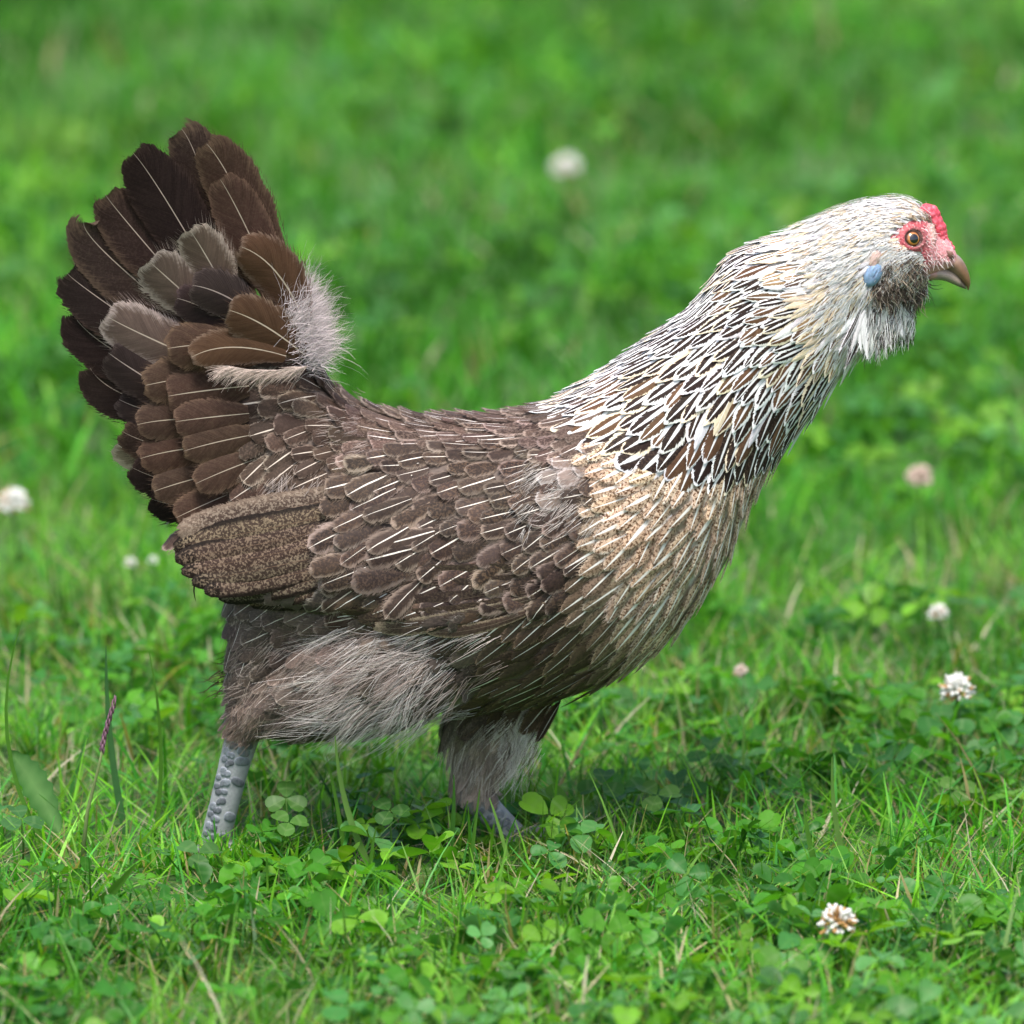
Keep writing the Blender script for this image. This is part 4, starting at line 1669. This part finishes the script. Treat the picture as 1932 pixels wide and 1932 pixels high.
# thicker turf closing over the toes of the near foot
x, y = sn_end.x + RNG.normal(.022, .028, 420), sn_end.y + RNG.normal(-.022, .012, 420)
push(*blades(x, y, RNG.uniform(.016, .034, 420), RNG.uniform(.0016, .0032, 420), blade_cols(x, y, .05), 4, .6))
x, y = zf.x + RNG.normal(.03, .025, 160), zf.y + RNG.normal(-.015, .012, 160)
push(*blades(x, y, RNG.uniform(.014, .028, 160), RNG.uniform(.0014, .0028, 160), blade_cols(x, y, .05), 4, .6))
# longer grass through the foreground
x, y = scatter(-.5, .5, -.85, .12, 7500, lambda y: .5 + 0 * y)
k = (np.abs(x - sn_end.x - .04) > .09) | (y > -.02)
x, y = x[k], y[k]
push(*blades(x, y, RNG.uniform(.022, .048, len(x)), RNG.uniform(.0010, .0030, len(x)), blade_cols(x, y, .08) * 1.2, 5, .8))
# flat dead thatch between the blades
x, y = scatter(-.6, .6, -.9, .7, 9500, lambda y: .5 + 0 * y)
push(*blades(x, y, RNG.uniform(.014, .044, len(x)), RNG.uniform(.0006, .0016, len(x)), DRY[RNG.integers(0, 4, len(x))] * RNG.uniform(.7, 1.3, (len(x), 1)), 3, 1.5))
# far lawn, out of focus
x, y = scatter(-3.2, 3.2, 1.0, 7.5, 260000, lambda y: .50 + .16 * y + (RNG.random(len(y)) < .30) * (.5 + .22 * y))
clump = vnoise(x, y, 8, 13) * .5 + vnoise(x, y, 22, 14) * .5
keep = RNG.random(len(x)) < .25 + 1.0 * clump
x, y, clump = x[keep], y[keep], clump[keep]
h = (.014 + .036 * clump) * RNG.uniform(.6, 1.4, len(x))
push(*blades(x, y, h, RNG.uniform(.003, .0065, len(x)), blade_cols(x, y, .03), 3, .5))
g_me = fast_mesh('grass', np.concatenate(GV), [np.concatenate(GF)])
fcol(g_me, 'col', np.concatenate(GC))
tag(link('grass', g_me, M_GRASS), 'short mown green grass covering the whole lawn', 'grass', None, 'stuff')

# clover leaves: three obovate leaflets on a thin stem
OUT = np.array([(0, 0), (.16, .10), (.31, .27), (.43, .48), (.46, .68), (.38, .87), (.22, .97), (.08, .96), (0, .90)])


def leaflet_template():
    L = [(x, y) for x, y in OUT]
    Rr = [(-x, y) for x, y in OUT[1:-1]]
    mid = [(0, .3), (0, .6)]
    V = L + Rr + mid
    nL = len(L)
    m1, m2 = len(L) + len(Rr), len(L) + len(Rr) + 1
    F = []
    for s in (0, 1):
        ids = list(range(nL)) if s == 0 else [0] + list(range(nL, nL + len(Rr))) + [nL - 1]
        f = [(ids[0], ids[1], m1), (ids[1], ids[2], m1), (ids[2], ids[3], m1), (ids[3], m2, m1), (ids[3], ids[4], m2), (ids[4], ids[5], m2), (ids[5], ids[6], m2), (ids[6], ids[7], m2), (ids[7], ids[8], m2)]
        F += f if s else [q[::-1] for q in f]
    return np.array(V, float), np.array(F)


LV, LF = leaflet_template()
C_COL = np.array([(.040, .170, .024), (.060, .230, .022), (.090, .295, .022), (.055, .205, .045), (.15, .36, .028), (.095, .275, .075)])


def clover_arrays(x, y, z, size, col, tilt, az, droop):
    """vectorised: n leaves -> verts, tri faces, colours, luv."""
    n = len(x)
    m = len(LV)
    Vs, Fs, Cs, Us = [], [], [], []
    k = np.arange(n)
    ta = RNG.uniform(0, 2 * np.pi, n)
    nx, ny = np.cos(ta) * np.sin(tilt), np.sin(ta) * np.sin(tilt)
    nz = np.cos(tilt)
    N = np.column_stack([nx, ny, nz])
    A = np.column_stack([np.cos(az), np.sin(az), np.zeros(n)])
    A -= N * (A * N).sum(1, keepdims=True)
    A /= np.linalg.norm(A, axis=1, keepdims=True)
    B = np.cross(N, A)
    o = 0
    for j in range(3):
        a = 2 * np.pi * j / 3 + RNG.normal(0, .14, n)
        D = A * np.cos(a)[:, None] + B * np.sin(a)[:, None]
        S = np.cross(N, D)
        s = (size * RNG.uniform(.85, 1.12, n))[:, None, None]
        fold = RNG.uniform(.10, .75, n)[:, None, None]
        dr = (droop + RNG.normal(0, .18, n))[:, None, None]
        lx, ly = LV[None, :, 0:1], LV[None, :, 1:2]
        P = (D[:, None, :] * (ly + .06) + S[:, None, :] * lx * (1 - .12 * fold) + N[:, None, :] * (fold * np.abs(lx) - dr * ly * ly * .5)) * s
        P = P + np.column_stack([x, y, z])[:, None, :]
        Vs.append(P.reshape(-1, 3))
        Fs.append(((k * m)[:, None, None] + LF[None]).reshape(-1, 3) + o)
        o += n * m
        cc = col * RNG.uniform(.85, 1.15, (n, 1))
        Cs.append(np.repeat(cc, m, 0))
        Us.append(np.column_stack([np.tile(LV[:, 0], n), np.tile(LV[:, 1], n), np.repeat(RNG.uniform(0, 1, n), m)]))
    return np.concatenate(Vs), np.concatenate(Fs), np.concatenate(Cs), np.concatenate(Us)


def stems_arrays(x, y, z, n):
    bx, by = x + RNG.normal(0, .006, n), y + RNG.normal(0, .006, n)
    V = np.zeros((n, 3, 2, 3))
    for k in range(3):
        t = k / 2
        cx, cy = bx + (x - bx) * t * t, by + (y - by) * t * t
        for q, s in ((0, -1), (1, 1)):
            V[:, k, q] = np.column_stack([cx + s * .0006, cy, -.003 + (z + .003) * t])
    base = (np.arange(n) * 6)[:, None]
    F = np.concatenate([base + np.array([0, 1, 3, 2]), base + np.array([2, 3, 5, 4])])
    return V.reshape(-1, 3), F


def clover_cover(x, y, zr, sr):
    n = len(x)
    z = RNG.uniform(*zr, n)
    for i in range(n):          # the far shank stays in view
        if abs(y[i]) < .3:
            px_, py_ = proj((x[i], y[i], z[i]))
            if 845 < px_ < 1025 and 1470 < py_ < 1612 and y[i] < .02:
                z[i] = .004
    size = RNG.uniform(*sr, n)
    m = vnoise(x, y, 6, 21)
    i = np.clip((m + RNG.normal(0, .25, n)) * len(C_COL), 0, len(C_COL) - 1).astype(int)
    col = C_COL[i] * RNG.uniform(.75, 1.2, (n, 1))
    tilt = np.abs(RNG.normal(.38, .4, n))
    V, F, C, U = clover_arrays(x, y, z, size, col, tilt, RNG.uniform(0, 6.3, n), RNG.uniform(-.1, .35, n))
    SV, SF = stems_arrays(x, y, z, n)
    SC = np.repeat(col * .9, 6, 0)
    SU = np.tile((.3, .1, 0), (len(SV), 1))
    return V, F, C, U, SV, SF, SC, SU


def clover_field(n, xr, yr, dens, zr, sr):
    x, y = RNG.uniform(*xr, n), RNG.uniform(*yr, n)
    k = RNG.random(n) < dens(x, y)
    x, y = x[k], y[k]
    for fx, fy in FEET:
        k = np.hypot(x - fx, y - fy) > .017
        x, y = x[k], y[k]
    return clover_cover(x, y, zr, sr)


def cl_d(x, y):
    m = vnoise(x, y, 7, 31) * .65 + vnoise(x, y, 18, 32) * .35
    fore = np.clip((-.05 - y) / .12, 0, 1)
    mid = np.exp(-((x - .12) / .12) ** 2 - ((y - .08) / .14) ** 2)
    return np.clip((m - .42) * 3.0 + .55 * fore + .45 * mid, 0.03, 1)


A1 = clover_field(5000, (-.55, .55), (-.95, .55), cl_d, (.008, .028), (.0075, .0172))
A2 = clover_field(11000, (-1.0, 1.0), (.5, 4.2), lambda x, y: np.clip((vnoise(x, y, 4, 41) - .4) * 2.5, 0, 1), (.012, .03), (.009, .015))
cV = np.concatenate([A1[0], A2[0], A1[4], A2[4]])
o1 = len(A1[0])
o2 = o1 + len(A2[0])
o3 = o2 + len(A1[4])
c_me = fast_mesh('clover', cV, [np.concatenate([A1[1], A2[1] + o1]), np.concatenate([A1[5] + o2, A2[5] + o3])])
fcol(c_me, 'col', np.concatenate([A1[2], A2[2], A1[6], A2[6]]))
fvec(c_me, 'luv', np.concatenate([A1[3], A2[3], A1[7], A2[7]]))
tag(link('clover', c_me, M_CLOVER), 'low three-leaved clover growing through the grass', 'clover', None, 'stuff')


# ------------------------------------------------------------------ single plants that can be told apart
def hero_blade(name, label, cat, base_px, tip_px, Y, width, col, curve=.12, group=None, Ytip=None):
    """a single long blade standing at depth Y, from its foot to its tip."""
    b = at(*base_px, Y)
    t = at(*tip_px, Y if Ytip is None else Ytip)
    root = Vector((b.x, b.y, -.004))
    segs = 9
    V, F = [], []
    d = t - root
    side = Vector((d.z, 0, -d.x)).normalized()
    for k in range(segs + 1):
        s = k / segs
        p = root + d * s + side * (curve * d.length * 4 * s * (1 - s)) - Vector((0, 0, 0))
        w = width * .5 * (1 - .85 * s ** 2.5)
        fold = Vector((0, .35 * w, 0))
        sd_ = (side * .95 + Vector((0, .3, 0))).normalized()
        V += [p - sd_ * w, p + fold, p + sd_ * w]
    for k in range(segs):
        a = k * 3
        F += [(a, a + 1, a + 4, a + 3), (a + 1, a + 2, a + 5, a + 4)]
    me = bpy.data.meshes.new(name)
    me.from_pydata([tuple(v - root) for v in V], [], F)
    fcol(me, 'col', np.tile(col, (len(V), 1)))
    o = link(name, me, M_GRASS)
    o.location = root
    return tag(o, label, cat, group)


GRP = 'long grass blades rising above the lawn'
LG, MG, DG = (.13, .25, .06), (.085, .215, .03), (.05, .15, .025)
HB = [((722, 1690), (632, 1388), -.08, .0040, LG, -.06, 'pale thick grass blade leaning left between the legs of the hen'),
      ((655, 1620), (615, 1424), -.06, .0028, MG, .02, 'thin upright grass blade beside the pale thick blade under the belly'),
      ((838, 1590), (856, 1462), -.07, .0034, DG, .03, 'short dark grass blade just left of the far leg'),
      ((880, 1650), (905, 1490), -.09, .0026, MG, .0, 'thin grass blade crossing in front of the far foot'),
      ((1612, 1730), (1570, 1428), -.08, .0036, LG, -.05, 'tall pale grass blade standing alone in the lawn above the lowest clover flower'),
      ((1565, 1735), (1516, 1520), -.12, .0042, MG, -.03, 'broad green grass blade just left of the tall pale one'),
      ((1560, 1720), (1745, 1570), -.10, .0036, DG, .03, 'dark grass blade leaning far right beside the tall pale one'),
      ((1455, 1400), (1395, 1620), -.05, .0001, DG, .0, None),
      ((118, 1500), (42, 1168), -.04, .0026, MG, -.13, 'long dark grass blade curving left at the left edge of the lawn'),
      ((285, 1400), (281, 1230), .0, .0026, MG, .05, 'straight upright dark grass blade below the wing tip'),
      ((240, 1330), (200, 1218), .02, .0042, (.06, .16, .06), -.03, 'blue green grass blade behind the straight dark one'),
      ((130, 1760), (256, 1630), -.16, .0075, MG, .04, 'widest grass blade leaning right in the left foreground'),
      ((1315, 1750), (1380, 1560), -.12, .0024, LG, .04, 'thin grass blade standing right of the clover patch ahead of the hen'),
      ((1700, 1560), (1850, 1500), .02, .0030, MG, .05, 'grass blade bending right beneath the right clover flower'),
      ((700, 1720), (710, 1560), -.12, .0030, MG, -.04, 'green grass blade in front of the pale thick one'),
      ((1010, 1690), (1060, 1590), -.10, .0026, DG, .05, 'dark grass blade ahead of the far foot'),
      ((395, 1860), (440, 1700), -.24, .0040, LG, .08, 'blurred pale grass blade in the foreground below the near foot'),
      ((985, 1880), (1000, 1700), -.25, .0032, LG, -.05, 'blurred upright grass blade in the central foreground')]
for b, t, Y, w, c, cv_, lab in HB:
    if lab:
        hero_blade('grass_blade', lab, 'grass blade', b, t, Y, w, c, cv_, GRP)


def hero_clover(px, py, Y, size, col, label, tilt_cam=.5, rot=0.0):
    root = at(px, py, Y)
    root_e = bpy.data.objects.new('clover_sprig', None)
    COL.objects.link(root_e)
    root_e.location = (root.x, root.y + .004, 0)
    root_e.empty_display_size = .01
    tag(root_e, label, 'clover', 'clover sprigs standing out of the lawn')
    N = Vector((random.gauss(0, .15), -tilt_cam, 1)).normalized()
    A = (Vector((1, 0, 0)) - N * N.x).normalized()
    B = N.cross(A)
    head = root - Vector(root_e.location)
    me = None
    for j in range(3):
        a = rot + 2 * math.pi * j / 3
        D = A * math.cos(a) + B * math.sin(a)
        S = N.cross(D)
        fold = random.uniform(.1, .4)
        V = [tuple(head + (D * (y_ + .05) + S * x_ + N * (fold * abs(x_) - .1 * y_ * y_)) * size) for x_, y_ in LV]
        me = bpy.data.meshes.new('leaflet')
        me.from_pydata(V, [], LF.tolist())
        fcol(me, 'col', np.tile(np.array(col) * random.uniform(.9, 1.1), (len(V), 1)))
        fvec(me, 'luv', np.column_stack([LV[:, 0], LV[:, 1], np.full(len(LV), .7)]))
        link('leaflet', me, M_CLOVER, root_e)
    V, F = loft(tube_rings([Vector((0, 0, -.004)), head * .5 + Vector((.001, 0, 0)), head], [.0007, .0006, .0005]), 6)
    me = bpy.data.meshes.new('stem')
    me.from_pydata([tuple(v) for v in V], [], F)
    fcol(me, 'col', np.tile((.09, .2, .04), (len(V), 1)))
    fvec(me, 'luv', np.tile((.3, .1, 0), (len(V), 1)))
    link('stem', me, M_CLOVER, root_e)


HC = [(540, 1506, -.05, .0118, (.075, .20, .035), 'upright clover sprig with two round leaflets right of the near foot', .9, math.pi / 2),
      (545, 1552, -.07, .0110, (.10, .24, .05), 'pale clover sprig just below the upright one by the near foot', .5, .3),
      (735, 1530, -.06, .0112, (.055, .165, .035), 'dark clover sprig between the two legs', .6, 2.2),
      (1385, 1765, -.14, .0135, (.06, .18, .045), 'large dark clover sprig left of the lowest clover flower', .5, .9),
      (1135, 1480, .02, .0135, (.065, .185, .045), 'clover sprig in the dense patch ahead of the far thigh', .5, 1.4),
      (1240, 1500, .0, .0130, (.10, .24, .05), 'bright clover sprig in the patch below the breast', .5, .2),
      (1180, 1640, -.10, .0130, (.06, .18, .05), 'clover sprig in the lawn right of the far foot', .5, 1.1),
      (1810, 1490, .06, .0125, (.12, .26, .05), 'yellow green clover sprig beneath the right clover flower', .5, .5),
      (40, 1545, -.06, .0125, (.07, .20, .06), 'blue green clover sprig at the left edge of the lawn', .4, 1.9),
      (375, 1610, -.09, .0130, (.085, .22, .06), 'pale clover sprig in front of the near foot', .4, 2.6),
      (1480, 1740, -.13, .0120, (.12, .27, .05), 'bright upright clover sprig beside the lowest clover flower', .9, 1.57),
      (1090, 1725, -.16, .0130, (.07, .19, .05), 'clover sprig in the central foreground', .4, .7)]
for a in HC:
    hero_clover(*a[:4], tuple(q * .82 for q in a[4]), *a[5:])


def clover_flower(px, py, z, r, label, brown=.1, tint=(.74, .74, .70)):
    g = ground(px, py, z)
    root_e = bpy.data.objects.new('clover_flower', None)
    COL.objects.link(root_e)
    root_e.location = (g.x, g.y, 0)
    root_e.empty_display_size = .01
    tag(root_e, label, 'flower', 'clover flowers in the lawn')
    c = Vector((0, 0, z))
    V, F, C = [], [], []
    for i in range(86):
        zz = 1 - 1.55 * (i + .5) / 86
        a = i * 2.39996
        rr = math.sqrt(1 - zz * zz)
        d = Vector((rr * math.cos(a), rr * math.sin(a), zz))
        d = (d + Vector((random.gauss(0, .1), random.gauss(0, .1), random.gauss(0, .1) + .15))).normalized()
        s = d.cross(Vector((random.gauss(0, 1), random.gauss(0, 1), random.gauss(0, 1)))).normalized()
        n_ = s.cross(d)
        l = r * random.uniform(.85, 1.12)
        w = r * .15
        o = len(V)
        V += [c + d * l * .25, c + d * l * .62 + s * w + n_ * w * .3, c + d * l * .62 - s * w + n_ * w * .3, c + d * l * .85 + n_ * w * 1.1, c + d * l + s * w * .4, c + d * l - s * w * .4, c + d * l * .6 - n_ * w]
        F += [(o, o + 1, o + 3), (o, o + 3, o + 2), (o + 1, o + 4, o + 3), (o + 2, o + 3, o + 5), (o + 3, o + 4, o + 5), (o, o + 6, o + 1), (o, o + 2, o + 6), (o + 6, o + 4, o + 1), (o + 6, o + 2, o + 5), (o + 6, o + 5, o + 4)]
        col = np.array(tint) * random.uniform(.92, 1.04)
        if random.random() < brown * (1.6 - zz):
            col = np.array((.42, .24, .09)) * random.uniform(.8, 1.2)
        C += [np.clip(col * (.75 if q == 0 else 1), 0, .85) * (np.array((.9, 1, .75)) if q == 0 else 1) for q in range(7)]
    me = bpy.data.meshes.new('flower_head')
    me.from_pydata([tuple(v) for v in V], [], F)
    fcol(me, 'col', np.array(C))
    link('flower_head', me, M_PETAL, root_e, smooth=False)
    V, F = loft(tube_rings([Vector((.004, .002, -.004)), Vector((.002, .001, z * .5)), Vector((0, 0, z - r * .2))], [.0012, .0011, .001]), 8)
    me = bpy.data.meshes.new('stem')
    me.from_pydata([tuple(v) for v in V], [], F)
    fcol(me, 'col', np.tile((.10, .21, .06), (len(V), 1)))
    link('stem', me, M_GRASS, root_e)


clover_flower(1581, 1742, .032, .0105, 'white clover flower with brown florets in the right foreground, lowest of all', .28)
clover_flower(1805, 1304, .040, .0105, 'white clover flower on a long stem near the right edge at leg height')
clover_flower(1770, 1158, .030, .0062, 'small blurred white clover flower behind the one near the right edge')
clover_flower(1735, 903, .040, .0088, 'faded pinkish clover flower in the blurred lawn below the beak', .0, (.60, .47, .40))
clover_flower(1068, 317, .045, .0112, 'white clover flower farthest away in the blurred lawn above the back of the hen')
clover_flower(24, 950, .040, .0105, 'blurred white clover flower at the left edge behind the tail')
clover_flower(245, 1064, .028, .0042, 'tiny white clover flower left of the wing tip')
clover_flower(288, 1058, .028, .0032, 'smallest white clover bud beside the wing tip', .0)
clover_flower(1398, 1268, .028, .0046, 'small pale pinkish clover bud right of the lower breast', .1, (.62, .52, .46))

# purple seed head on a pale stalk, left foreground
sroot = at(150, 1610, -.06)
sr_ = Vector((sroot.x, sroot.y, 0))
se = bpy.data.objects.new('seed_head', None)
COL.objects.link(se)
se.location = sr_
se.empty_display_size = .01
tag(se, 'pale grass stalk with a purple seed spike left of the near foot', 'seed head')
stalk = [Vector((0, 0, -.004)), at(165, 1530, -.06) - sr_, at(188, 1440, -.06) - sr_, at(193, 1415, -.06) - sr_]
V, F = loft(tube_rings(stalk, [.0012, .0010, .0008, .0007]), 8)
me = bpy.data.meshes.new('stalk')
me.from_pydata([tuple(v) for v in V], [], F)
fcol(me, 'col', np.tile((.26, .33, .14), (len(V), 1)))
link('stalk', me, M_GRASS, se)
sp = []
for i in range(34):
    t = i / 33
    c = at(192 + 26 * t ** 1.3, 1420 - 98 * t, -.06) - sr_
    a = i * 2.4
    c += Vector((math.cos(a), math.sin(a), 0)) * .0009
    sp.append(loft(tube_rings([c - Vector((0, 0, .001)), c + Vector((0, 0, .0012)), c + Vector((.0004, 0, .0034))], [.0003, .0009 * (1 - .5 * t), .0002]), 6))
V, F = merge(sp)
me = bpy.data.meshes.new('seed_spike')
me.from_pydata([tuple(v) for v in V], [], F)
fcol(me, 'col', np.array([np.array((.30, .17, .24)) * random.uniform(.7, 1.4) for _ in V]))
link('seed_spike', me, M_GRASS, se)

# broad toothed weed leaf at the left edge
V, F, C = [], [], []
b0, t0 = at(112, 1572, -.03), at(20, 1420, -.02)
n = 14
for i in range(n + 1):
    s = i / n
    p = b0 + (t0 - b0) * s + Vector((0, 0, .004 * math.sin(math.pi * s)))
    w = .0078 * math.sin(math.pi * min(1, s * .92 + .08)) ** .8 * (1 + .28 * (i % 2))
    sd_ = Vector((.62, .5, .55)).normalized()
    V += [p - sd_ * w + Vector((0, -.002, .002)), p, p + sd_ * w + Vector((0, -.002, .002))]
    C += [(.055, .165, .04), (.14, .28, .09), (.055, .165, .04)]
for i in range(n):
    a = i * 3
    F += [(a, a + 1, a + 4, a + 3), (a + 1, a + 2, a + 5, a + 4)]
me = bpy.data.meshes.new('weed_leaf')
me.from_pydata([tuple(v - Vector((b0.x, b0.y, 0))) for v in V], [], F)
fcol(me, 'col', np.array(C))
wl = link('weed_leaf', me, M_GRASS)
wl.location = (b0.x, b0.y, 0)
tag(wl, 'broad pale toothed weed leaf lying at the left edge of the lawn', 'leaf')
